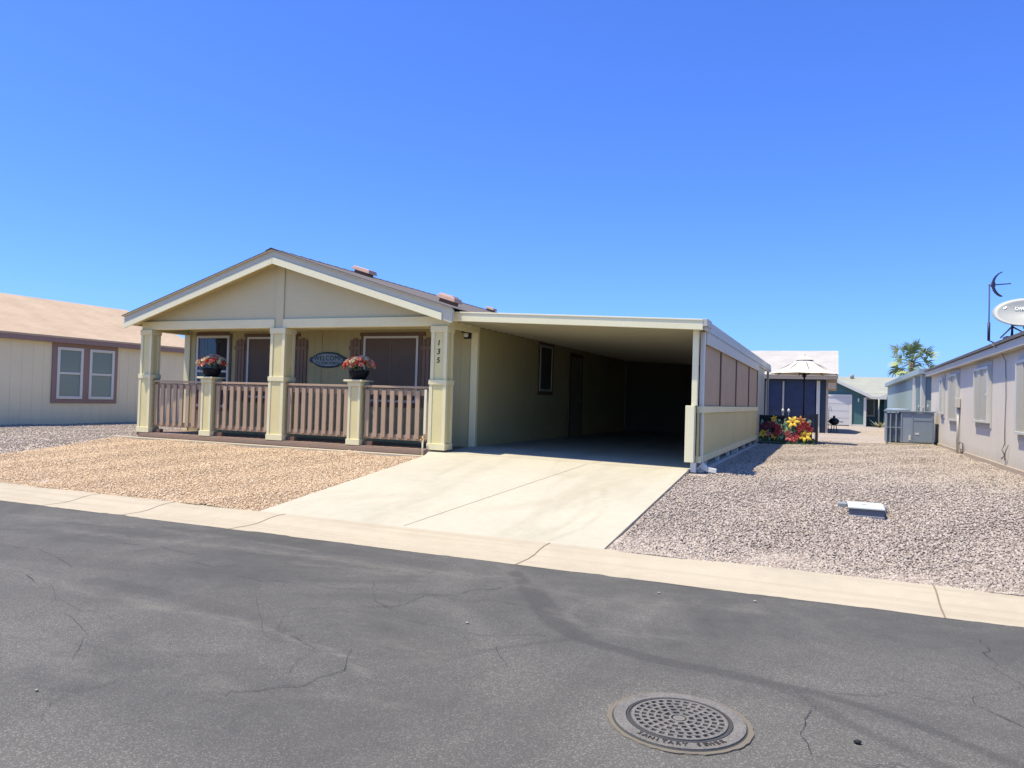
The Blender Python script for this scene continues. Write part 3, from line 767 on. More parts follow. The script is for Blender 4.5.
mb.hexa([(CX0,CY0-.012,zc(CX0)-.02),(CX1,CY0-.012,zc(CX1)-.02),(CX1,CY0-.001,zc(CX1)-.02),(CX0,CY0-.001,zc(CX0)-.02)], [(CX0,CY0-.012,zc(CX0)+.004),(CX1,CY0-.012,zc(CX1)+.004),(CX1,CY0-.001,zc(CX1)+.004),(CX0,CY0-.001,zc(CX0)+.004)])
part(mb, 'front_fascia', M_FASCIA, C, .004)
part(MB().box(XR+.003, CY0+1.4, 2.99, XR+.02, 24.8, 3.005), 'wall_rail', M_BROWN_DK, C)
# side gutter and board
mb = MB().box(CX1, CY0+.0, 2.83, CX1+.07, CY0+.5, 2.95).box(CX1+.005, CY0+.03, 2.78, CX1+.05, CY0+.42, 2.829)
part(mb, 'gutter_end', M_GREYWHITE, C, .006)
mb = MB().box(-1.925, 12.52, 2.59, -1.885, 22.3, 2.985).box(-1.925, 22.302, 2.74, -1.885, CY1, 2.985)
part(mb, 'side_board', paint('side board', rgb(204,202,188), .5, .06, 1.2, .08), C, .004)
# front post
mb = MB().box(-2.055, 12.14, 1.57, -1.965, 12.24, 2.80)
po = part(mb, 'front_post', M_FASCIA, C, .006)
o = MB().box(-2.14, 12.10, .66, -1.995, 12.26, 1.57).build('post_wrap', M_FASCIA, po, .006); WL[o.name] = world_loc(C)
o = MB().box(-2.05, 12.15, .50, -1.965, 12.24, .66).build('post_foot', M_WHITE, po, .004); WL[o.name] = world_loc(C)
for y in (17.1, 22.3, 26.65):
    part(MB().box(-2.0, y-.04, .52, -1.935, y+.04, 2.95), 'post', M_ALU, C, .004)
# knee wall, cap, screens
mb = MB(); siding_X(mb, -1.925, 12.27, 22.3, .74, 1.46); siding_X(mb, -1.985, 12.27, 22.3, .74, 1.46, sgn=-1); mb.box(-1.98, 12.262, .75, -1.94, 12.268, 1.46)
part(mb, 'knee_wall', paint('knee wall cream', rgb(224,211,154), .7, .08, .9, .2), C)
part(MB().box(-1.99, 12.27, 1.455, -1.895, 22.3, 1.565).box(-1.99, 12.27, .645, -1.905, 22.3, .755), 'knee_wall_rail', M_TRIM, C, .004)
ys_ = [12.56, 14.57, 17.1, 19.9, 22.3]
for a, b in zip(ys_[:-1], ys_[1:]):
    part(MB().box(-1.955, a+.04, 1.57, -1.940, b-.04, 2.62), 'side_screen', M_SCREEN_L, C)
for y in ys_:
    part(MB().box(-1.965, y-.038, 1.566, -1.915, y+.038, 2.62), 'screen_frame', M_BROWN_DK, C, .003)
y = 12.9
while y < 22.2:
    part(MB().box(-1.98, y, .5, -1.92, y+.14, .64), 'footing_block', M_GREYWHITE, C, .004); y += 1.55
part(MB().box(-1.985, 12.3, .49, -1.86, 22.3, .545), 'sill_rail', M_GREYWHITE, C, .004)
mb = MB(); siding_X(mb, -1.93, 22.31, 24.8, .55, 2.74); siding_X(mb, -1.98, 22.31, 24.8, .55, 2.74, sgn=-1)
part(mb, 'side_wall', paint('pale side wall', rgb(196,194,176), .6, .06, 1.2, .1), C)
# rear storage wall
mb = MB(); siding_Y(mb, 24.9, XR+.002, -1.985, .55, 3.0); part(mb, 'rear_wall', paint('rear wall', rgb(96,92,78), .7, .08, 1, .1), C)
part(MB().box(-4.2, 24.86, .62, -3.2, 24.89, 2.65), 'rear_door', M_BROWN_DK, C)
# downspout
px = -1.925
mb = MB().box(px-.035, 12.32, .66, px+.035, 12.40, 2.80)
mb.hexa([(px-.035,12.32,.57),(px+.13,12.27,.51),(px+.13,12.35,.51),(px-.035,12.40,.57)], [(px+.035,12.32,.66),(px+.13,12.27,.59),(px+.13,12.35,.59),(px+.035,12.40,.66)])
mb.hexa([(px+.13,12.27,.512),(px+.27,12.24,.495),(px+.27,12.32,.495),(px+.13,12.35,.512)], [(px+.13,12.27,.59),(px+.27,12.24,.565),(px+.27,12.32,.565),(px+.13,12.35,.59)])
part(mb, 'downspout', M_WHITE, C, .006)

# ------------------------------------------------------------------ porch extras
hs = thing('hose_tap', 'thin pale riser pipe with tap beside the right porch column', 'tap', (-6.86, 11.95, .5))
part(MB().tube([(-6.86,11.93,.45),(-6.86,11.93,.84)], .016, 8), 'pipe', M_FASCIA, hs)
part(MB().tube([(-6.86,11.93,.82),(-6.86,11.86,.80),(-6.86,11.84,.76)], .014, 8).tube([(-6.9,11.93,.85),(-6.82,11.93,.85)], .012, 8), 'tap', plain('brass tap', rgb(180,140,80), .4, .8), hs)
part(MB().box(-6.88,11.975,.9,-6.835,11.99,1.72), 'backing_strip', M_FASCIA, hs)

# welcome sign
ws = thing('welcome_sign', 'oval blue-grey WELCOME sign hanging on the porch wall', 'sign', (-10.02, YF-.02, 2.32))
def oval(cx, cz, a, b, lug, n=56):
    pts = []
    for k in range(n):
        t = 2*math.pi*k/n; r = 1
        x = a*math.cos(t); z = b*math.sin(t)
        pts.append((cx+x, cz+z))
    return pts
def sign_outline(s):
    cx, cz = -10.02, 2.32
    pts = [(-.50,0),(-.47,.055),(-.40,.07),(-.34,.10),(-.26,.145),(-.12,.168),(0,.172),(.12,.168),(.26,.145),(.34,.10),(.40,.07),(.47,.055),(.50,0)]
    pts = pts + [(x,-z) for x, z in pts[-2:0:-1]]
    return [(cx+x*s, cz+z*s) for x, z in pts]
def plaque(mb, pts, y0, y1, mi=0): mb.prism([(x, y0, z) for x, z in pts], (0, y1-y0, 0), mi)
mb = MB(); plaque(mb, sign_outline(1), YF-.03, YF-.014); part(mb, 'plaque', paint('dark blue green plaque', rgb(58,74,84), .5, .15, 8, .1), ws, .003)
mb = MB(); plaque(mb, oval(-10.02, 2.32, .40, .135, 0), YF-.033, YF-.0305); part(mb, 'face', paint('blue grey face', rgb(156,170,174), .5, .12, 8, .1), ws)
mb = text_mb('WELCOME', .15, .004, frame_M((-10.02, YF-.036, 2.355), (1,0,0), (0,0,1)), 1.05); part(mb, 'lettering', plain('dark lettering', rgb(30,38,48), .5), ws)
mb = text_mb('TO OUR PORCH', .082, .004, frame_M((-10.02, YF-.036, 2.25), (1,0,0), (0,0,1)), 1.05); part(mb, 'lettering', plain('dark small lettering', rgb(30,38,48), .5), ws)

# flower pots -------------------------------------------------------
def rose_mb(r):
    """a loose round bloom built from rings of cupped petals"""
    mb = MB(); mb.smooth = True
    for ring, (n, tilt, s) in enumerate(((7, 1.15, 1.0), (6, .75, .85), (4, .35, .62))):
        for k in range(n):
            a = 2*math.pi*(k + .5*ring)/n + random.uniform(-.15,.15); s2 = s*random.uniform(.85,1.15)
            R = Matrix.Rotation(a, 4, 'Z') @ Matrix.Rotation(tilt, 4, 'Y')
            rows = [(0,.18),(.45,.46),(.8,.5),(1.0,.28)]
            g = []
            for (l, w) in rows:
                bend = .28*l*l
                g.append([mb.vert(R @ Vector((-(bend+.12*abs(u))*r*s2*1.0 if True else 0, u*w*r*s2*1.3, l*r*s2))) for u in (-1,-.5,0,.5,1)])
            for i in range(len(g)-1):
                for j in range(4): mb.face((g[i][j], g[i][j+1], g[i+1][j+1], g[i+1][j]), 0)
    return mb
def petal_mat(name, c, c2):
    t = NT(name); n = t.noise(40, 3); t.color(t.ramp(n.outputs['Fac'], [(.3, c), (.7, c2)])); t.rough(.6)
    t.b.inputs['Subsurface Weight'].default_value = 0.0
    return t.m
PC = [petal_mat('coral petals', rgb(232,74,62), rgb(244,112,88)), petal_mat('pink petals', rgb(240,158,146), rgb(246,188,172)), petal_mat('pale yellow petals', rgb(248,236,190), rgb(252,244,214)),
      petal_mat('dusty rose petals', rgb(206,84,76), rgb(222,120,100)), petal_mat('peach petals', rgb(236,170,130), rgb(244,196,150)), petal_mat('dusty mauve petals', rgb(180,130,104), rgb(204,160,130))]
M_LEAF = petal_mat('leaf green', rgb(50,74,38), rgb(84,108,54))
M_POT = plain('black plastic pot', (.006,.007,.010,1), .6, 0, .2)
def leaf_cluster(c, n, R, size, zmin=-.1):
    mb = MB()
    for _ in range(n):
        d = Vector((random.gauss(0,1), random.gauss(0,1), abs(random.gauss(0,.8))+zmin)).normalized(); p = Vector(c) + Vector((d.x*R[0], d.y*R[1], d.z*R[2]))*random.uniform(.55,1.05)
        a = Vector((random.gauss(0,1), random.gauss(0,1), random.gauss(0,.6))).normalized(); b = a.cross(d).normalized(); s = size*random.uniform(.6,1.3)
        mb.poly([p, p+a*s*.5+b*s*.28, p+a*s, p+a*s*.5-b*s*.28])
    return mb
def flower_pot(cx, cy, z, label, seed, order):
    random.seed(seed)
    t = thing('flower_pot', label, 'flower pot', (cx, cy, z), 'flower pots on the porch posts')
    part(MB().lathe((cx,cy,z), [(.09,0),(.13,.02),(.175,.09),(.195,.155),(.20,.18),(.185,.18),(.175,.15)], 28), 'pot', M_POT, t)
    part(leaf_cluster((cx,cy,z+.17), 60, (.20,.20,.11), .06), 'foliage', M_LEAF, t)['kind'] = 'stuff'
    N = 60
    for k in range(N):
        a = k*2.399963; u = (k+.5)/N; rr = math.sqrt(u)
        p = Vector((cx+.27*rr*math.cos(a), cy+.25*rr*math.sin(a), z+.215+.19*math.sqrt(max(0,1-rr*rr))+random.uniform(-.02,.025)))
        nrm = Vector((rr*math.cos(a), rr*math.sin(a), .35+.8*math.sqrt(max(0,1-rr*rr)))).normalized()
        q = nrm.to_track_quat('Z', 'Y').to_matrix().to_4x4()
        mb = MB(); mb.add(rose_mb(random.uniform(.056,.078)), Matrix.Translation(p) @ q)
        part(mb, 'blossom', PC[order[k % len(order)]], t)
    for k in range(9):
        a = random.uniform(0, 6.28); p0 = Vector((cx, cy, z+.25)); p1 = p0 + Vector((math.cos(a)*.2, math.sin(a)*.15, random.uniform(.15,.26)))
        part(MB().tube([p0, (p0+p1)/2+Vector((0,0,.03)), p1], .004, 5), 'sprig', M_LEAF, t)
flower_pot(-12.22, 12.14, 1.876, 'black pot of red and cream silk flowers on the left porch post', 3, [0,2,1,2,4,5,0,2,1,3,2])
flower_pot(-8.45, 12.14, 1.876, 'black pot of pink and coral silk flowers on the right porch post', 5, [0,1,1,2,0,1,2,5,4,3])
random.seed(21)

# ------------------------------------------------------------------ neighbour on the left
M_TANW = paint('tan wall', rgb(244,231,196), .7, .05, 1, .2, dirt=(rgb(170,150,126), .5, .15))
M_TANT = paint('mauve brown trim', rgb(152,128,120), .6, .08, 2, .12)
N1 = thing('tan_house', 'tan neighbouring house with pinkish shingle roof and brown-trimmed double window', 'house', (-20, 14, .45))
NX = -20.02
mb = MB(); siding_X(mb, NX, 10.6, 19.0, .2, 3.0, .3); siding_Y(mb, 10.6, NX-7.6, NX, .2, 3.0, .3); siding_Y(mb, 19.0, NX-7.6, NX, .2, 3.0, .3, sgn=1); siding_X(mb, NX-7.6, 10.6, 19, .2, 3, .3, sgn=-1)
for y in (10.6, 19.0): mb.poly([(NX-7.6,y,3.0),(NX,y,3.0),(NX-3.8,y,4.3)])
part(mb, 'wall', M_TANW, N1)
def zn(x): return 4.42 - .368*abs(x-(NX-3.7))
mb = MB(); roof_slab(mb, NX-7.9, NX-3.7, 10.3, 19.4, zn, .05); roof_slab(mb, NX-3.7, NX+.22, 10.3, 19.4, zn, .05)
part(mb, 'roof', M_SHINGLE_T, N1)
mb = MB().box(NX+.18, 10.35, 2.80, NX+.21, 19.35, 2.945).box(NX+.005, 10.35, 2.80, NX+.18, 19.35, 2.82)
part(mb, 'fascia', M_TANT, N1, .004)
part(MB().box(NX+.001, 18.72, .5, NX+.02, 19.0, 2.8), 'corner_trim', M_TANT, N1)
def nb_window(y0, y1, z0, z1):
    w = part(MB().box(NX+.003, y0, z0, NX+.02, y1, z1), 'window', M_GLASS_B, N1)
    f = MB(); t = .05
    f.box(NX+.004, y0-.03, z0-.03, NX+.05, y0+t, z1+.03).box(NX+.004, y1-t, z0-.03, NX+.05, y1+.03, z1+.03).box(NX+.004, y0+t, z1-t, NX+.05, y1-t, z1+.03).box(NX+.004, y0+t, z0-.03, NX+.05, y1-t, z0+t)
    zm = (z0+z1)/2; f.box(NX+.004, y0+t, zm-.03, NX+.045, y1-t, zm+.03)
    o = f.build('frame', M_WHITE, w, .004); WL[o.name] = world_loc(N1)
    return w
nb_window(14.2, 14.93, 1.25, 2.66); nb_window(15.19, 15.95, 1.25, 2.66)
f = MB(); X0, X1 = NX+.002, NX+.035
f.box(X0, 14.03, 1.1, X1, 14.165, 2.80).box(X0, 14.965, 1.1, X1, 15.155, 2.80).box(X0, 15.985, 1.1, X1, 16.1, 2.80).box(X0, 14.165, 2.695, X1, 14.965, 2.80).box(X0, 15.155, 2.695, X1, 15.985, 2.80).box(X0, 14.165, 1.1, X1, 14.965, 1.215).box(X0, 15.155, 1.1, X1, 15.985, 1.215)
part(f, 'window_trim', M_TANT, N1, .004)
nb_window(18.9-.55, 18.68, 1.3, 2.66) if False else None

# ------------------------------------------------------------------ grey house on the right
M_GRYW = paint('pale grey wall', rgb(234,225,212), .7, .05, 1, .2, dirt=(rgb(160,150,138), .58, .35))
M_GRYT = paint('grey trim', rgb(214,208,198), .55, .06, 1, .1)
G = thing('grey_house', 'pale grey house at right edge with white awning screens over its windows', 'house', (3.4, 20, .45))
GX = 3.1
mb = MB(); siding_X(mb, GX, 12.2, 28.4, .3, 3.0, .2, sgn=-1); siding_Y(mb, 28.4, GX, GX+8, .3, 3.0, sgn=1); siding_Y(mb, 12.2, GX, GX+8, .3, 3.0); siding_X(mb, GX+8, 12.2, 28.4, .3, 3.0)
for y in (12.2, 28.4): mb.poly([(GX,y,3.0),(GX+8,y,3.0),(GX+4,y,4.2)])
part(mb, 'wall', M_GRYW, G)
def zq(x): return 4.22 - .3*abs(x-(GX+4))
mb = MB(); roof_slab(mb, GX-.2, GX+4, 12.0, 28.7, zq, .06); roof_slab(mb, GX+4, GX+8.3, 12.0, 28.7, zq, .06)
groof = part(mb, 'roof', shingle('dark grey shingles', rgb(120,116,116), rgb(100,96,98), 'Y', .3), G)
part(MB().box(GX-.16, 12.05, 2.745, GX-.13, 28.65, 2.90).box(GX-.127, 12.05, 2.75, GX-.002, 28.65, 2.77), 'fascia', M_GRYT, G, .004)
part(MB().box(GX-.03, 12.2, .3, GX-.002, 28.35, .60), 'skirt_strip', paint('pale skirt', rgb(196,180,160), .8, .1, 3, .2), G)
M_AWN = paint('white ribbed screen', rgb(196,192,178), .5, .05, 3, .1)
def awning_window(y0, y1, z0, z1, plain_=False):
    w = part(MB().box(GX-.012, y0+.02, z0+.02, GX-.003, y1-.02, z1-.02), 'window', M_GLASS, G)
    a = MB(); xo = GX-.07
    n = max(2, int((y1-y0)/.4)); dy = (y1-y0-.12)/n
    for k in range(n):
        ya = y0+.06+k*dy; a.box(xo+(.014 if k % 2 else 0), ya, z0+.05, xo+.02, ya+dy, z1-.05)
    o = a.build('sun_screen', M_AWN, w); WL[o.name] = world_loc(G)
    f = MB()
    f.box(xo-.012, y0, z0, GX-.014, y0+.058, z1).box(xo-.012, y1-.058, z0, GX-.014, y1, z1).box(xo-.012, y0+.058, z1-.05, GX-.014, y1-.058, z1).box(xo-.012, y0+.058, z0, GX-.014, y1-.058, z0+.05)
    f.box(xo-.03, (y0+.02), (z0+z1)/2-.02, xo-.012, y0+.1, (z0+z1)/2+.02)
    o = f.build('screen_frame', M_WHITE, w, .004); WL[o.name] = world_loc(G)
    f = MB(); f.box(GX-.018, y0-.09, z0-.10, GX-.002, y0-.002, z1+.10).box(GX-.018, y1+.002, z0-.10, GX-.002, y1+.09, z1+.10).box(GX-.018, y0-.002, z1+.002, GX-.002, y1+.002, z1+.10).box(GX-.018, y0-.002, z0-.1, GX-.002, y1+.002, z0-.002)
    o = f.build('window_trim', M_GRYT, w); WL[o.name] = world_loc(G)
awning_window(25.2, 25.8, 1.5, 2.56); awning_window(22.5, 24.0, 1.34, 2.60); awning_window(18.3, 19.95, 1.37, 2.58); awning_window(14.2, 15.72, 1.23, 2.53)
mb = MB().tube([(GX-.05,22.3,.5),(GX-.05,22.3,1.8)], .03, 8)
pp = part(mb, 'electric_conduit', M_GRYT, G)
o = MB().box(GX-.12, 22.22, 1.7, GX-.01, 22.38, 1.95).build('meter_box', M_GRYT, pp, .01); WL[o.name] = world_loc(G)
mb = MB().tube([(GX-.24,16.95,2.93),(GX-.1,16.9,2.8),(GX-.02,16.85,2.6),(GX-.015,16.8,1.9),(GX-.015,16.86,1.4),(GX-.015,16.84,1.0)], .008, 6)
mb.tube([(GX-.02,16.84,1.0),(GX-.06,16.8,.9),(GX-.03,16.75,.78),(GX-.05,16.9,.72)], .014, 6).tube([(GX-.02,16.5,1.0),(GX-.05,16.6,.85),(GX-.03,16.75,.7)], .01, 6)
part(mb, 'cable', plain('grey cable', rgb(140,132,130), .6), G)
mb = MB().tube([(GX-.03,21.6,.55),(GX-.03,21.6,.8),(GX-.1,21.6,.84),(GX-.12,21.6,.78)], .016, 6).tube([(GX-.03,21.9,.56),(GX-.06,21.7,.66),(GX-.03,21.55,.62)], .012, 6)
part(mb, 'hose_bib', plain('grey fitting', rgb(110,104,100), .5), G)

# antenna
A = thing('tv_antenna', 'tall thin black mast with curved antenna blade at grey roof edge', 'antenna', (2.97, 17.9, 3.0))
part(MB().tube([(3.16,17.55,2.93),(2.97,17.9,3.08),(2.97,17.9,4.24)], .015, 8).tube([(2.97,17.9,3.08),(2.97,17.9,3.45)], .026, 8), 'mast', plain('dark mast', rgb(40,40,66), .5), A)
def arc_pts(n=11):
    pts = []
    for k in range(n):
        a = math.radians(-68+136*k/(n-1)); pts.append((3.27-.25*math.cos(a)+.0, 17.9-.05*math.cos(a), 4.23+.27*math.sin(a)))
    return pts
ap = arc_pts()
mb = MB()
for k in range(len(ap)-1):
    p, q = Vector(ap[k]), Vector(ap[k+1])
    mb.hexa([p+Vector((-.02,-.05,0)), p+Vector((.02,-.05,0)), p+Vector((.02,.05,0)), p+Vector((-.02,.05,0))], [q+Vector((-.02,-.05,0)), q+Vector((.02,-.05,0)), q+Vector((.02,.05,0)), q+Vector((-.02,.05,0))])
part(mb, 'antenna_blade', plain('dark blade', rgb(52,50,80), .5), A)
part(MB().tube([(2.95,17.9,4.22),(3.34,17.88,4.24)], .013, 6).tube([(3.03,17.88,4.18),(3.03,17.88,4.28)], .04, 8), 'boom', plain('grey boom', rgb(96,96,110), .5), A)
# dish
SD = thing('satellite_dish', 'round white satellite dish on the grey house roof', 'satellite dish', (3.2, 16.4, 3.05))
Cd = Vector((3.31, 16.3, 3.42)); nrm = Vector((-.25, -.80, .50)).normalized()
ux = Vector((.94, -.30, -.10)); ux = (ux - nrm*ux.dot(nrm)).normalized(); uy = nrm.cross(ux)
mb = MB(); mb.smooth = True; rings = []
for i in range(7):
    r = i/6
    rings.append([mb.vert(Cd + ux*(.54*r*math.cos(a)) + uy*(.31*r*math.sin(a)) + nrm*(.10*r*r)) for a in [2*math.pi*j/36 for j in range(36)]] if i else [mb.vert(Cd)])
for j in range(36): mb.face((rings[0][0], rings[1][j], rings[1][(j+1)%36]))
for i in range(1, 6):
    for j in range(36): mb.face((rings[i][j], rings[i+1][j], rings[i+1][(j+1)%36], rings[i][(j+1)%36]))
o = part(mb, 'reflector', paint('dish grey white', rgb(176,178,172), .45, .04, 3, .05), SD)
s_ = o.modifiers.new('thick', 'SOLIDIFY'); s_.thickness = .02; s_.offset = -1
tb = text_mb('DIRECTV', .092, .002, frame_M(Cd + uy*.11 + nrm*.04 - ux*.02, ux, uy), 1.05)
tb.lathe((0,0,0), [(.0001,0),(.04,0),(.04,.004),(.0001,.004)], 16) if False else None
part(tb, 'lettering', plain('white lettering', rgb(226,228,230), .4), SD)
tb = MB(); c0 = Cd + uy*.12 - ux*.37 + nrm*.06
tb.prism([c0 + ux*.034*math.cos(a) + uy*.034*math.sin(a) for a in [2*math.pi*j/18 for j in range(18)]], nrm*.004)
part(tb, 'emblem', plain('white emblem', rgb(236,238,240), .4), SD)
Fb = Vector((3.1, 16.45, 3.0))
part(MB().tube([Fb, Fb+Vector((0,-.02,.25)), Cd-nrm*.05-uy*.2], .03, 10).box(2.98,16.3,2.99,3.22,16.6,3.03), 'mount', plain('mount grey', rgb(92,90,104), .5), SD)
part(MB().tube([Fb+Vector((0,0,.22)), Vector((3.0,16.9,3.05))], .014, 6).tube([Fb+Vector((0,0,.22)), Vector((3.45,16.9,3.1))], .014, 6), 'strut', plain('strut grey', rgb(104,102,114), .5), SD)
part(MB().tube([Cd-uy*.36+nrm*.08, Cd+ux*.5-uy*.2+nrm*.5], .02, 8).box(-.05,-.05,0,.05,.05,.12, Matrix.Translation(Cd+ux*.5-uy*.2+nrm*.5)), 'feed_arm', plain('arm grey', rgb(120,118,124), .5), SD)

# ------------------------------------------------------------------ AC unit
M_AC = paint('blue grey metal', rgb(150,164,178), .5, .06, 3, .06)
AC = thing('air_conditioner', 'blue-grey air conditioning unit on a pad beside the grey house', 'air conditioner', (2.3, 26.8, .5))
part(MB().box(1.7, 26.25, .45, 2.98, 27.4, .56), 'pad', M_KERB, AC, .01)
part(MB().box(2.06, 26.34, .58, 2.97, 27.3, 1.53).box(1.64, 26.5, .58, 2.06, 27.2, 1.5), 'cabinet', M_AC, AC, .012)
part(MB().box(1.62, 26.3, 1.535, 2.99, 27.34, 1.575), 'top_panel', paint('ac top', rgb(134,148,160), .5, .06, 3, .06), AC, .008)
mb = MB().lathe((1.98, 26.8, 1.576), [(.36,0),(.36,.03),(.30,.06),(.08,.075),(.02,.075)], 28)
part(mb, 'fan_guard', M_AC, AC)
mb = MB()
for xp in (1.63, 1.74, 1.90, 2.045): mb.box(xp, 26.32, .58, xp+.035, 26.35, 1.53)
for k in range(12): mb.box(1.66+.033*k, 26.365, .6, 1.668+.033*k, 26.372, 1.5)
mb.box(1.64,26.318,1.03,2.06,26.345,1.06)
part(mb, 'coil_guard', M_AC, AC)
part(MB().box(1.66, 26.385, .6, 2.05, 26.40, 1.5), 'coil', plain('dark coil', rgb(84,100,112), .6), AC)
mb = MB().box(2.40, 26.325, .62, 2.93, 26.338, 1.30).box(2.40, 26.318, 1.27, 2.95, 26.338, 1.30).box(2.36,26.325,.6,2.39,26.338,1.5).box(2.9,26.325,1.33,2.95,26.338,1.5)
part(mb, 'access_panel', paint('ac panel', rgb(140,154,168), .5, .06, 3, .06), AC)
mb = MB().box(2.27, 26.326, .66, 2.33, 26.338, .82).box(2.45, 26.318, .84, 2.56, 26.324, .90).box(2.5, 26.318, 1.50, 2.66, 26.334, 1.545)
part(mb, 'label', M_WHITE, AC)
mb = MB()
for xp, h in ((2.62,.2),(2.75,.16),(2.88,.22)): mb.tube([(xp,27.2,1.575),(xp,27.2,1.575+h)], .018, 7); mb.tube([(xp-.05,27.2,1.575+h*.7),(xp+.05,27.2,1.575+h*.7)], .012, 6)
part(mb, 'pipe_fitting', plain('pipe grey', rgb(150,156,158), .5), AC)

# ------------------------------------------------------------------ light blue house behind
M_LB = paint('pale blue siding', rgb(168,190,192), .65, .05, 1, .15)
B2 = thing('pale_blue_house', 'pale blue low building behind the air conditioner, with white trim boards', 'house', (4, 30, .45))
BX = 2.93
mb = MB(); siding_Y(mb, 29.4, BX, BX+8, .45, 2.95, .3); siding_X(mb, BX, 29.4, 46.5, .45, 2.95, .3, sgn=-1); siding_Y(mb, 46.5, BX, BX+8, .45, 2.95, .3, sgn=1); siding_X(mb, BX+8, 29.4, 46.5, .45, 2.95, .3)
part(mb, 'wall', M_LB, B2)
mb = MB(); mb.hexa([(BX-.14,29.2,2.86),(BX+8.2,29.2,2.86),(BX+8.2,46.7,2.86),(BX-.14,46.7,2.86)], [(BX-.14,29.2,3.06),(BX+8.2,29.2,3.06),(BX+8.2,46.7,3.06),(BX-.14,46.7,3.06)])
part(mb, 'roof', paint('pale blue roof edge', rgb(166,186,192), .6, .05, 1, .1), B2, .01)
part(MB().box(BX-.03, 29.38, .5, BX-.003, 29.7, 2.85).box(BX-.004,29.37,.5,BX+.1,29.395,2.85), 'corner_trim', M_WHITE, B2); part(MB().box(BX-.05, 31.4, .5, BX-.003, 32.2, 2.85), 'trim_board', M_WHITE, B2)
part(MB().box(BX-.012, 30.1, .5, BX-.002, 31.3, 2.8), 'side_panel', paint('blue grey panel', rgb(124,148,156), .6, .05, 1, .1), B2)

# ------------------------------------------------------------------ teal garage house
M_TEAL = paint('teal siding', rgb(78,118,122), .65, .06, 1, .12)
T = thing('teal_house', 'teal house far back with white garage door and dark recessed porch', 'house', (1, 51, .45))
mb = MB(); siding_Y(mb, 51, -5, 2.02, .45, 2.4, .3); siding_X(mb, 2.02, 51, 53, .45, 2.5, .3); siding_Y(mb, 53, 2.02, 6, .45, 2.6, .3); siding_Y(mb, 60.5, -8, 12, .45, 2.5, .3, sgn=1); siding_X(mb, -8, 53, 60.5, .45, 2.5, .3, sgn=-1); siding_X(mb, 12, 53, 60.5, .45, 2.5, .3); siding_Y(mb, 53, -8, -5, .45, 2.5, .3); siding_X(mb, -5, 51, 53, .45, 2.4, .3, sgn=-1); siding_Y(mb, 52.2, 3.1, 12, .45, 2.45, .3); siding_X(mb, 3.1, 52.2, 53, .45, 2.45, .3, sgn=-1)
mb.prism([(-5,51,2.4),(2.02,51,2.4),(-1.49,51,4.1)], (0,.1,0)); mb.prism([(2.9,52.2,2.4),(12,52.2,2.4),(7.5,52.2,4.4)], (0,.1,0))
part(mb, 'wall', M_TEAL, T)
def zt(x): return 4.25 - .485*abs(x+1.49)
mb = MB()
mb.hexa([(-8.4,52.3,2.3),(12.4,52.3,2.3),(12.4,57,3.72),(-8.4,57,3.72)], [(-8.4,52.3,2.38),(12.4,52.3,2.38),(12.4,57,3.8),(-8.4,57,3.8)])
mb.hexa([(-8.4,57,3.72),(12.4,57,3.72),(12.4,61,2.3),(-8.4,61,2.3)], [(-8.4,57,3.8),(12.4,57,3.8),(12.4,61,2.38),(-8.4,61,2.38)])
roof_slab(mb, -5.4, -1.49, 50.7, 55.5, zt, .05); roof_slab(mb, -1.49, 2.35, 50.7, 53.5, zt, .05)
def zt2(x): return 4.5 - .46*abs(x-7.5)
roof_slab(mb, 2.75, 7.5, 51.9, 54, zt2, .05); roof_slab(mb, 7.5, 12.3, 51.9, 54, zt2, .05)
mb.tube([(1.35,56.6,3.7),(1.35,56.6,3.95)], .12, 8)
part(mb, 'roof', M_SHINGLE_G2, T)
mb = MB()
def rk(xa, xb, y, f, d0, d1): mb.hexa([(xa,y,f(xa)-d1),(xb,y,f(xb)-d1),(xb,y+.05,f(xb)-d1),(xa,y+.05,f(xa)-d1)], [(xa,y,f(xa)-d0),(xb,y,f(xb)-d0),(xb,y+.05,f(xb)-d0),(xa,y+.05,f(xa)-d0)])
rk(-1.49, 2.36, 50.66, zt, -.02, .17); rk(-5.4, -1.49, 50.66, zt, -.02, .17); rk(2.75, 7.5, 51.86, zt2, -.02, .15); rk(7.5, 12.3, 51.86, zt2, -.02, .15)
mb.box(2.03, 51.3, 2.22, 3.2, 51.4, 2.38)
part(mb, 'rake_trim', M_WHITE, T)
g = part(MB().box(-1.6, 50.93, .55, 1.10, 50.97, 2.32), 'garage_door', paint('white garage door', rgb(214,216,218), .5, .03, 2, .05), T)
mb = MB()
for k in range(1,4): mb.box(-1.6, 50.925, .55+.44*k-.012, 1.1, 50.935, .55+.44*k+.012)
o = mb.build('panel_seam', plain('seam grey', rgb(168,172,178), .5), g); WL[o.name] = world_loc(T)
part(MB().box(1.10, 50.9, .5, 1.24, 50.98, 2.46).box(-1.74, 50.9, .5, -1.6, 50.98, 2.46).box(-1.6, 50.9, 2.32, 1.10, 50.98, 2.46).box(1.9,50.9,.5,2.05,51.02,2.3).box(1.2,50.93,.45,1.95,50.97,.62), 'door_trim', M_WHITE, T)
part(MB().box(1.56,50.86,2.02,1.64,50.97,2.24), 'wall_lamp', M_WHITE, T, .01)
w = part(MB().box(2.15, 52.96, 1.2, 2.55, 52.985, 2.2), 'window', M_GLASS, T)
o = MB().box(2.08,52.94,1.12,2.15,52.99,2.28).box(2.55,52.94,1.12,2.62,52.99,2.28).box(2.15,52.94,1.12,2.55,52.99,1.2).box(2.15,52.94,2.2,2.55,52.99,2.28).build('frame', M_GREYWHITE, w); WL[o.name] = world_loc(T)
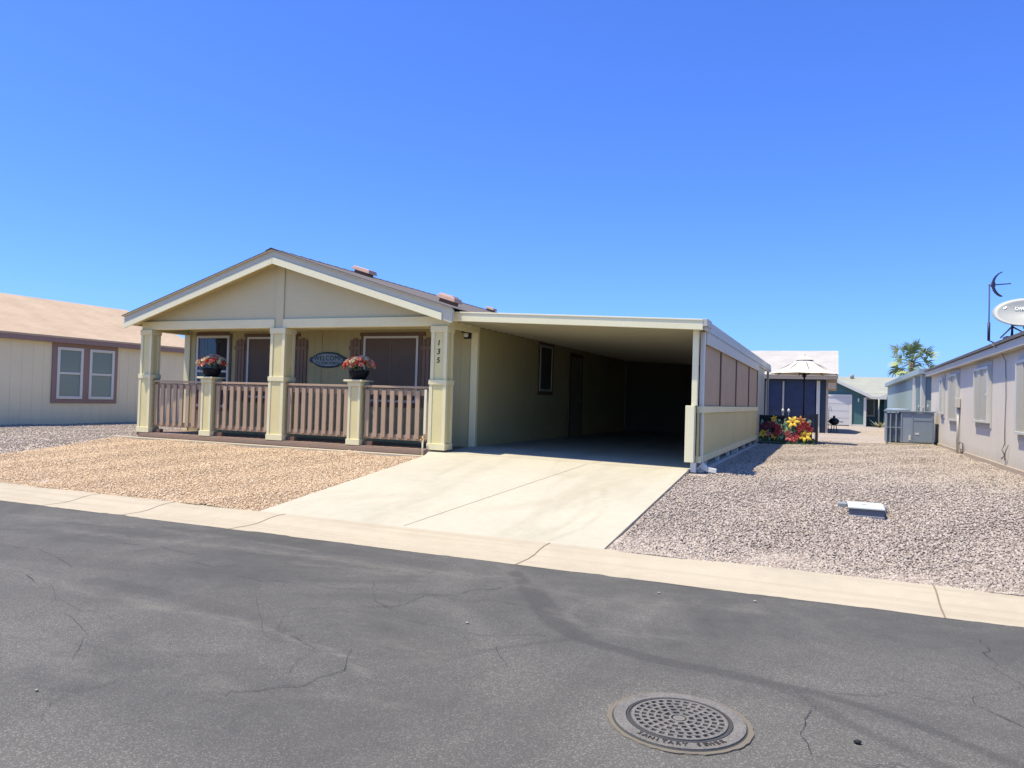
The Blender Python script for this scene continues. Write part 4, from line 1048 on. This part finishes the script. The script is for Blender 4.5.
part(MB().tube([(2.78,51.6,.5),(2.78,51.6,2.3)], .04, 8), 'porch_post', M_GREYWHITE, T)
# pale agave by that porch
ag = MB()
for k in range(16):
    a = k*2.4; L = random.uniform(.5,.8); d = Vector((math.cos(a), math.sin(a), random.uniform(.25,.9))).normalized(); s = Vector((-math.sin(a), math.cos(a), 0))*.06
    p = Vector((2.75, 49.8, .5)); ag.poly([p-s*.6, p+d*L*.5-s, p+d*L+Vector((0,0,.03)), p+d*L*.5+s, p+s*.6])
tag(ag.build('agave', plain('pale agave', rgb(168,172,140), .6)), 'small pale spiky plant on gravel by the far teal porch', 'plant')

# ------------------------------------------------------------------ blue screened house
M_NAVY = paint('navy siding', rgb(50,68,92), .6, .08, 1, .1)
M_SCRN = NT('navy insect screen'); _n = M_SCRN.noise(3, 3); M_SCRN.color(M_SCRN.ramp(_n.outputs['Fac'], [(.3, rgb(34,46,78)), (.7, rgb(46,60,96))])); M_SCRN.rough(.35); M_SCRN = M_SCRN.m
S = thing('blue_house', 'navy blue house with screened porch and pale grey shingle roof behind the umbrella', 'house', (-3, 35, .45))
SX1 = -.12
mb = MB(); siding_X(mb, SX1, 35.0, 42, .42, 3.0, .3); siding_Y(mb, 42, -9, SX1, .42, 3.0, .3, sgn=1); siding_X(mb, -9, 35, 42, .42, 3, .3, sgn=-1); mb.box(-.42, 35.0, .42, SX1-.001, 35.08, 3.0); mb.box(-9, 35.0, 2.72, -.42, 35.1, 3.0); mb.box(-9, 35, .42, -.42, 35.1, .55)
mb.prism([(SX1-.06,35.0,3.0),(SX1-.06,42.0,3.0),(SX1-.06,38.0,4.2)], (.055,0,0))
part(mb, 'wall', M_NAVY, S)
for a, b in ((-9,-6.4),(-6.4,-4.2),(-4.2,-2.62),(-2.62,-1.92),(-1.92,-.56)):
    part(MB().box(a+.04, 35.03, .56, b-.04, 35.05, 2.72), 'porch_screen', M_SCRN, S)
for x, wd in ((-6.4,.06),(-4.2,.06),(-2.62,.06),(-1.92,.07)):
    part(MB().box(x-wd/2, 34.97, .55, x+wd/2, 35.04, 2.72), 'screen_post', M_GREYWHITE, S)
part(MB().box(-.56, 34.93, .46, -.42, 35.05, 2.76), 'porch_post', M_WHITE, S)
part(MB().box(SX1-.06, 34.98, .45, SX1+.03, 35.07, 2.9), 'corner_trim', paint('beige trim', rgb(196,180,160), .6, .06, 2, .1), S)
def zb(y): return 4.28 - .36*abs(y-38)
mb = MB()
for ya, yb in ((34.45,38),(38,42.5)):
    mb.hexa([(-9.5,ya,zb(ya)-.05),(.30,ya,zb(ya)-.05),(.30,yb,zb(yb)-.05),(-9.5,yb,zb(yb)-.05)], [(-9.5,ya,zb(ya)),(.30,ya,zb(ya)),(.30,yb,zb(yb)),(-9.5,yb,zb(yb))])
part(mb, 'roof', M_SHINGLE_G, S)
mb = MB()
for ya, yb in ((34.5,38),(38,42.4)):
    mb.hexa([(SX1,ya,zb(ya)-.2),(.28,ya,zb(ya)-.2),(.28,yb,zb(yb)-.2),(SX1,yb,zb(yb)-.2)], [(SX1,ya,zb(ya)-.055),(.28,ya,zb(ya)-.055),(.28,yb,zb(yb)-.055),(SX1,yb,zb(yb)-.055)])
mb.box(-9.4, 34.48, zb(34.48)-.2, SX1-.002, 34.6, zb(34.48)-.052)
mb.box(SX1+.01, 34.7, 2.42, .2, 35.6, 2.68)
part(mb, 'eave_soffit', paint('beige soffit', rgb(206,186,160), .6, .06, 2, .1), S)

# ------------------------------------------------------------------ barbecue
Q = thing('barbecue_grill', 'black barbecue grill on a stand beside the blue house', 'grill', (.28, 36.5, .5))
qx, qy = .17, 36.5
part(MB().lathe((qx,qy,.84), [(.06,0),(.16,.04),(.21,.11),(.22,.17)], 18), 'bowl', M_BLACK, Q)
part(MB().lathe((qx,qy,1.013), [(.22,0),(.2,.05),(.14,.11),(.05,.14),(.02,.14)], 18).tube([(qx,qy,1.14),(qx,qy,1.25)], .05, 8), 'lid', M_BLACK, Q)
part(MB().box(qx+.23,qy-.15,.97,qx+.38,qy+.15,1.0).box(qx-.38,qy-.15,.97,qx-.23,qy+.15,1.0), 'side_shelf', plain('grey shelf', rgb(60,64,72), .5), Q, .006)
for sx, sy in ((-1,-1),(1,-1),(0,1)): part(MB().tube([(qx+.08*sx,qy+.08*sy,.88),(qx+.13*sx,qy+.16*sy,.5)], .02, 6), 'leg', M_BLACK, Q)
part(MB().tube([(-.06,36.1,.5),(-.05,36.1,1.6),(0.02,36.1,1.7),(.06,36.1,1.45)], .014, 6).box(-.10,36.05,.5,-.02,36.15,.56), 'tool_hook', M_GREYWHITE, Q)

# ------------------------------------------------------------------ umbrella
U = thing('patio_umbrella', 'open cream patio umbrella with dark pole behind the flower fence', 'umbrella', (-.70, 24.2, .5))
ux0, uy0, zr0, zt0, rad = -.74, 24.2, 2.60, 3.06, .97
M_CANV = paint('cream canvas', rgb(232,222,206), .8, .04, 3, .1)
mb = MB(); N = 8
tops = []; prof = [(.16, zt0), (.5, zr0+.235), (.8, zr0+.09), (1.0, zr0)]
ringsU = []
for r, z in prof:
    rr = []
    for j in range(N*2):
        a = 2*math.pi*j/(N*2)+.2; k = 1 if j % 2 == 0 else .945; zz_ = z + (0 if j % 2 == 0 else (.012 if r < .95 else .015))
        rr.append(mb.vert((ux0+rad*r*k*math.cos(a), uy0+rad*r*k*math.sin(a), zz_)))
    ringsU.append(rr)
for i in range(len(ringsU)-1):
    for j in range(N*2): mb.face((ringsU[i+1][j], ringsU[i+1][(j+1)%(N*2)], ringsU[i][(j+1)%(N*2)], ringsU[i][j]), 0)
o = part(mb, 'canopy', M_CANV, U); s_ = o.modifiers.new('t', 'SOLIDIFY'); s_.thickness = .006
mb = MB().lathe((ux0,uy0,zt0-.035), [(.27,0),(.17,.075),(.03,.13)], 16, cap=False).tube([(ux0,uy0,zt0+.1),(ux0,uy0,zt0+.16)], .02, 8)
o = part(mb, 'vent_cap', M_CANV, U)
part(MB().tube([(ux0,uy0,.5),(ux0,uy0,zt0+.05)], .026, 10).tube([(ux0,uy0,zr0-.1),(ux0,uy0,zr0)], .06, 10), 'pole', plain('dark pole', rgb(30,28,40), .5), U)
for j in range(N):
    a = 2*math.pi*j/N+.2
    part(MB().tube([(ux0+.15*rad*math.cos(a),uy0+.15*rad*math.sin(a),zt0-.02),(ux0+rad*.97*math.cos(a),uy0+rad*.97*math.sin(a),zr0-.012)], .010, 5).tube([(ux0,uy0,zr0-.05),(ux0+.5*rad*math.cos(a),uy0+.5*rad*math.sin(a),zr0+.19)], .009, 5), 'rib', M_DARK, U)
part(MB().lathe((ux0,uy0,.46), [(.28,0),(.28,.06),(.08,.12),(.05,.3)], 20), 'base', M_BLACK, U)

# ------------------------------------------------------------------ flower fence
Fz = .47
tag(MB().box(-2.0, 23.0, .44, -.34, 24.6, .54).build('turf_mat', petal_mat('dark green turf', rgb(34,62,36), rgb(56,88,50))), 'dark green turf mat under the flower fence and umbrella', 'mat')
E = thing('flower_fence', 'low black fence covered with big yellow and red artificial flowers', 'fence', (-1.15, 23.3, .47))
for x in (-1.98, -1.20, -.50, -.36): part(MB().box(x-.03, 23.27, .44, x+.03, 23.33, 1.40), 'fence_post', M_BLACK, E, .004)
part(MB().box(-1.95, 23.29, 1.30, -.36, 23.315, 1.335).box(-1.95, 23.29, .56, -.36, 23.315, .60), 'fence_rail', M_BLACK, E)
mb = MB()
for k in range(20): x = -1.93+.08*k; mb.box(x-.004, 23.305, .58, x+.004, 23.313, 1.31)
part(mb, 'fence_wire', M_BLACK, E)
part(MB().box(-1.95, 23.318, .58, -1.23, 23.324, 1.30), 'shadow_backing', plain('dark shadow backing', (.02,.022,.03,1), .9), E)  # dark sheet added to stand in for shadow behind the left flowers
part(MB().box(-.37, 23.36, .5, -.33, 24.4, 1.36), 'side_panel', paint('worn wooden panel', rgb(120,104,92), .7, .25, 6, .2), E)
part(MB().box(-.385, 24.4, .44, -.325, 24.46, 1.40), 'fence_post', M_BLACK, E)
def lily_mb(r, n=6):
    mb = MB()
    for layer in range(2):
        for k in range(n):
            a = 2*math.pi*(k+.5*layer)/n + random.uniform(-.12,.12); R = Matrix.Rotation(a, 4, 'Z') @ Matrix.Scale((1.1 if layer == 0 else .66)*random.uniform(.85,1.1), 4)
            rows = [(.08,.06,0),(.36,.19,.13),(.66,.19,.17),(1.0,.01,.04)]
            g = [[mb.vert(R @ Vector((l*r, u*w*r, (zz_-abs(u)*.05-.05*layer)*r))) for u in (-1,0,1)] for l, w, zz_ in rows]
            for i in range(3):
                for j in range(2): mb.face((g[i][j], g[i+1][j], g[i+1][j+1], g[i][j+1]), 0, True)
    mb.lathe((0,0,.02*r), [(.16*r,0),(.14*r,.1*r),(.05*r,.16*r)], 10, mi=1)
    return mb
YEL = petal_mat('yellow petals', rgb(238,190,40), rgb(250,216,80)); RED = petal_mat('dark red petals', rgb(140,30,36), rgb(176,48,48)); MAR = petal_mat('maroon petals', rgb(70,22,40), rgb(100,34,56)); ORG = petal_mat('orange petals', rgb(226,140,70), rgb(240,176,100)); PNK = petal_mat('pink red petals', rgb(196,84,88), rgb(216,120,116)); CEN = petal_mat('flower centre', rgb(170,110,30), rgb(120,70,20)); LFG = petal_mat('pale green leaves', rgb(120,160,110), rgb(170,196,150))
FD = -.05
fl = [(-1.95+.02,1.02,.15,MAR),(-1.72,1.06,.16,MAR),(-1.52,1.28,.10,YEL),(-1.55,1.1,.13,RED),(-1.62,1.05,.12,MAR),(-1.40,1.02,.12,RED),(-1.82,.84,.15,YEL),(-1.66,.82,.09,PNK),(-1.45,.86,.12,RED),(-1.5,.78,.12,YEL),(-1.34,.90,.10,PNK),
      (-1.0,1.2,.19,YEL),(-.78,1.24,.15,ORG),(-.66,1.12,.15,RED),(-.82,1.02,.14,RED),(-.55,1.0,.12,RED),(-1.08,.76,.15,PNK),(-.95,.72,.13,RED),(-.66,.82,.20,YEL),(-.86,.84,.12,RED),(-1.14,.88,.09,PNK)]
for k, (x, z, r, m) in enumerate(fl):
    M_ = Matrix.Translation((x, 23.24-.02*(k%3), z+FD)) @ Matrix.Rotation(math.radians(90), 4, 'X') @ Matrix.Rotation(random.uniform(-.35,.1), 4, 'X') @ Matrix.Rotation(random.uniform(0,1), 4, 'Z')
    part(MB().add(lily_mb(r), M_), 'blossom', [m, CEN], E)
mb = MB()
for _ in range(90):
    x = random.uniform(-1.95,-.5); z = random.uniform(.6,1.25); L = random.uniform(.08,.17); a = random.uniform(-2.6,-.5) if random.random() < .5 else random.uniform(0,6.28)
    p = Vector((x, 23.27, z)); d = Vector((math.cos(a), random.uniform(-.3,.05), math.sin(a)))*L; s = Vector((-math.sin(a), 0, math.cos(a)))*L*.28
    mb.poly([p, p+d*.5+s, p+d, p+d*.5-s])
part(mb, 'leaf', [LFG], E)['kind'] = 'stuff'
mb = MB()
for _ in range(150):
    x = random.uniform(-1.95,-.45); z = random.uniform(.55,1.0); L = random.uniform(.1,.2); a = random.uniform(0,6.28)
    p = Vector((x, 23.285, z)); d = Vector((math.cos(a), random.uniform(-.3,.05), math.sin(a)))*L; s = Vector((-math.sin(a), 0, math.cos(a)))*L*.3
    mb.poly([p, p+d*.5+s, p+d, p+d*.5-s])
part(mb, 'leaf', [M_LEAF], E)['kind'] = 'stuff'
for x in (-1.28, -1.12): part(MB().lathe((x,23.3,1.42), [(.012,0),(.04,.03),(.035,.09),(.01,.12)], 10).tube([(x,23.3,1.3),(x,23.3,1.44)], .01, 6), 'finial', M_WHITE, E)

# ------------------------------------------------------------------ palm
def palm(cx, cy, zb_, zt_):
    t = thing('palm_tree', 'fan palm tree rising behind the pale blue building', 'palm tree', (cx, cy, zb_))
    tr = MB(); pts = [(cx+.05*math.sin(z*1.1), cy, zb_+(zt_-zb_)*z/10) for z in range(11)]
    tr.tube(pts, .24, 12, r1=.19); part(tr, 'trunk', paint('palm trunk', rgb(120,102,84), .9, .2, 6, .5), t)
    m1 = petal_mat('palm green', rgb(86,108,74), rgb(130,148,104)); m2 = petal_mat('palm dry', rgb(150,140,96), rgb(176,160,112)); m3 = petal_mat('palm lime', rgb(150,164,96), rgb(180,188,120))
    for k in range(30):
        a = k*2.39996+random.uniform(-.4,.4); u = (k+.5)/30
        el = math.radians(84-135*u**.9 + random.uniform(-8,8)); Ls = random.uniform(.75,1.3); c = Vector((cx, cy, zt_))
        d = Vector((math.cos(a)*math.cos(el), math.sin(a)*math.cos(el), math.sin(el)))
        hub = c + d*Ls
        side = d.cross(Vector((0,0,1)))
        side = side.normalized() if side.length > .05 else Vector((1,0,0))
        side = Matrix.Rotation(random.uniform(-.9,.9), 3, d) @ side
        nn = side.cross(d)
        mb = MB(); mb.tube([c, c+d*Ls*.5+Vector((0,0,.03)), hub], .022, 5)
        nl = 14
        for j in range(nl):
            b = math.radians(-95+190*j/(nl-1)+random.uniform(-4,4)); L = random.uniform(.68,.95)*(1-.25*abs(b)/1.8)
            dd = (d*math.cos(b)+side*math.sin(b)+nn*random.uniform(-.12,.12)).normalized(); pw = dd.cross(nn).normalized()*.055
            mid = hub + dd*L*.6 + nn*.03; tip = hub + dd*L + Vector((0,0,-.12*random.uniform(.3,1.7)))
            mb.poly([hub-pw*.3, mid-pw, mid+pw, hub+pw*.3]); mb.poly([mid-pw, tip, mid+pw])
        part(mb, 'frond', m2 if (u > .8 and random.random() < .6) else (m3 if random.random() < .3 else m1), t)
palm(5.32, 60, .5, 5.0)

# ------------------------------------------------------------------ utility box in gravel
V = thing('utility_box', 'low grey utility box with pale lid half sunk in the gravel', 'utility box', (.43, 10.3, .3))
bz = lambda y: .05+.1*(y-7.5)
part(MB().box(.235, 9.95, .24, .615, 10.5, .385), 'body', paint('grey plastic', rgb(112,114,122), .6, .08, 6, .1), V, .008)
part(MB().box(.225, 9.94, .20, .625, 10.51, .315), 'base_rim', paint('grey plastic rim', rgb(128,130,140), .6, .08, 6, .1), V, .01)
part(MB().box(.222, 9.93, .388, .628, 10.52, .412), 'lid', paint('pale lid', rgb(206,212,206), .6, .06, 6, .1), V, .008)
part(MB().box(.38, 10.2, .4125, .44, 10.27, .418), 'lid_handle', M_GREYWHITE, V)
M_STUB = paint('grey stub', rgb(150,152,154), .6, .08, 6, .1)
part(MB().box(.11, 10.32, .30, .22, 10.5, .40), 'pipe_stub', M_STUB, V, .008); part(MB().box(.629,10.25,.32,.66,10.45,.40), 'pipe_stub', M_STUB, V, .008)

# ------------------------------------------------------------------ manhole cover
MH = thing('manhole_cover', 'round cast iron sewer manhole cover set in the asphalt', 'manhole cover', (-.665, 3.79, .02))
mcx, mcy, mz = -.665, 3.79, .016
t = NT('cast iron'); n1 = t.noise(9, 5); n2 = t.noise(90, 3)
t.color(t.mix(.5, t.ramp(n1.outputs['Fac'], [(.3, rgb(112,108,100)), (.7, rgb(150,143,130))]), t.ramp(n2.outputs['Fac'], [(.35, rgb(96,93,88)), (.65, rgb(154,149,138))]))); t.rough(.6); t.b.inputs['Metallic'].default_value = .25; t.bump(n2.outputs['Fac'], .4, .003)
M_IRON = t.m
M_IRON_D = plain('iron recess', rgb(70,69,67), .85)
def ring(r0, r1, z0, z1, n=64, jit=0):
    mb = MB(); R = []
    for r, z in ((r1, z0), (r1, z1), (r0, z1), (r0, z0)):
        R.append([mb.vert((mcx+(r+(random.uniform(-jit,jit) if r == r1 else 0))*math.cos(2*math.pi*j/n), mcy+(r+(random.uniform(-jit,jit) if r == r1 else 0))*math.sin(2*math.pi*j/n), z)) for j in range(n)])
    for i in range(3):
        for j in range(n): mb.face((R[i][j], R[i][(j+1)%n], R[i+1][(j+1)%n], R[i+1][j]), 0)
    return mb
part(ring(.331, .354, mz-.03, mz+.003, 72, .007), 'grout_ring', concrete('grout', rgb(124,116,102), .15, False), MH)
part(ring(.262, .323, mz-.03, mz+.013), 'frame_ring', M_IRON, MH, .002)
part(ring(.3235, .3305, mz-.01, mz+.004), 'frame_edge', M_IRON_D, MH)
disc = MB().lathe((mcx,mcy,mz-.02), [(.2595,0),(.2595,.024),(.001,.024)], 64, smooth=False); part(disc, 'recess', M_IRON_D, MH)
part(ring(.2365, .2485, mz+.004, mz+.008).add(ring(.2485, .2585, mz+.004, mz+.012)).add(ring(.2585,.2618,mz-.02,mz+.001)), 'lid_edge', M_IRON_D, MH)
lid = MB()
def seg(r0, r1, a0, a1, z0, z1, n=3):
    for k in range(n):
        b0 = a0+(a1-a0)*k/n; b1 = a0+(a1-a0)*(k+1)/n
        q = [(r0,b0),(r1,b0),(r1,b1),(r0,b1)]
        pts = [(mcx+r*math.cos(a), mcy+r*math.sin(a)) for r, a in q]
        lid.hexa([(x,y,z0) for x,y in pts], [(x,y,z1) for x,y in pts])
# waffle pattern: raised webs between dark sunken cells
R_ = [.045, .082, .118, .154, .190, .226]; cnt = [8, 14, 20, 26, 30]
zt_ = mz+.015
seg(.0005, .030, 0, 2*math.pi, mz+.005, zt_, 24)
for i in range(5):
    for j in range(64): pass
    seg(R_[i]-.0065, R_[i]+.0055, 0, 2*math.pi, mz+.005, zt_, 64)
    for j in range(cnt[i]):
        a = 2*math.pi*j/cnt[i]; wd = .0085/((R_[i]+R_[i+1])/2)
        seg(R_[i]+.0055, R_[i+1]-.0065, a-wd, a+wd, mz+.005, zt_-.001, 1)
seg(.2195, .236, 0, 2*math.pi, mz+.005, zt_, 72)
part(lid, 'lid', M_IRON, MH)
let = MB(); word = 'SANITARY SEWER'
for k, ch in enumerate(word):
    if ch == ' ': continue
    a = math.radians(-99 + (k-(len(word)-1)/2)*6.3 + 22); r = .2905
    tdir = Vector((-math.sin(a), math.cos(a), 0)); out = Vector((math.cos(a), math.sin(a), 0))
    let.add(text_mb(ch, .040, .006, frame_M((mcx+r*math.cos(a), mcy+r*math.sin(a), mz+.0155), tdir, -out)))
part(let, 'lettering', plain('letter iron', rgb(80,77,72), .6, .2), MH)

# ------------------------------------------------------------------ pebbles on the street
def pebble(x, y, s, m, label):
    mb = MB(); mb.smooth = True
    bm = bmesh.new(); bmesh.ops.create_icosphere(bm, subdivisions=2, radius=s)
    for v in bm.verts: v.co *= 1+.35*noise.noise(v.co*1.6/s+Vector((x,y,0)))
    idx = {}
    for v in bm.verts: idx[v] = mb.vert((x+v.co.x, y+v.co.y*.8, .016+s*.4+v.co.z*.55))
    for f in bm.faces: mb.face([idx[v] for v in f.verts])
    bm.free(); tag(mb.build('pebble', m), label, 'pebble', 'loose stones on the street')
M_PB = plain('pale pebble', rgb(168,160,148), .8); M_PK = plain('black pebble', rgb(22,20,20), .7)
pebble(.15, 3.93, .018, M_PK, 'small black stone on the asphalt at lower right of the manhole')
pebble(-2.31, 4.72, .012, M_PB, 'pale pebble on the asphalt left of the dark seal patch')
pebble(-1.28, 6.22, .012, M_PB, 'pale pebble on asphalt close to the kerb by the driveway corner')
pebble(-.53, 6.35, .013, M_PB, 'pale pebble at the kerb edge in front of the right gravel')
pebble(-3.75, 2.62, .010, M_PB, 'lone pale pebble on the left part of the asphalt')

# ------------------------------------------------------------------ light, sky, camera
sd = Vector((-.29, -.22, 1.0)).normalized()
el = math.asin(sd.z); az = math.atan2(sd.x, sd.y)
world = bpy.data.worlds.new('World'); scene.world = world; world.use_nodes = True
nt = world.node_tree; bg = nt.nodes['Background']
sky = nt.nodes.new('ShaderNodeTexSky'); sky.sky_type = 'NISHITA'; sky.sun_disc = False
sky.sun_elevation = el; sky.sun_rotation = az; sky.altitude = 400; sky.air_density = 1.0; sky.dust_density = .9; sky.ozone_density = 3.0
grade = nt.nodes.new('ShaderNodeMix'); grade.data_type = 'RGBA'; grade.blend_type = 'MULTIPLY'; grade.inputs[0].default_value = 1
grade.inputs[7].default_value = (.60, .96, 1.90, 1)          # the deep desert blue of this sky
nt.links.new(sky.outputs[0], grade.inputs[6]); nt.links.new(grade.outputs[2], bg.inputs['Color']); bg.inputs['Strength'].default_value = .108
sun = bpy.data.lights.new('sun', 'SUN'); sun.energy = 4.2; sun.angle = math.radians(.53); sun.color = (1.0, .94, .84)
so = bpy.data.objects.new('sun', sun); COL.objects.link(so); so.rotation_euler = sd.to_track_quat('Z', 'Y').to_euler(); so.location = (0, 0, 30)

cd = bpy.data.cameras.new('camera'); cam = bpy.data.objects.new('camera', cd); COL.objects.link(cam)
cd.sensor_width = 36; cd.lens = 743.86/1024*36; cd.clip_start = .05; cd.clip_end = 3000
y_, p_, r_ = math.radians(23.194), math.radians(1.122), math.radians(1.667)
fw = Vector((-math.sin(y_)*math.cos(p_), math.cos(y_)*math.cos(p_), math.sin(p_))); rt = Vector((math.cos(y_), math.sin(y_), 0)); up = rt.cross(fw)
rt2 = rt*math.cos(r_)+up*math.sin(r_); up2 = -rt*math.sin(r_)+up*math.cos(r_)
cam.matrix_world = Matrix(((rt2.x,up2.x,-fw.x,0),(rt2.y,up2.y,-fw.y,0),(rt2.z,up2.z,-fw.z,1.6),(0,0,0,1)))
scene.camera = cam
scene.cycles.diffuse_bounces = 1
vs = scene.view_settings; vs.view_transform = 'Standard'; vs.look = 'None'; vs.exposure = .35; vs.gamma = 1; vs.use_curve_mapping = False
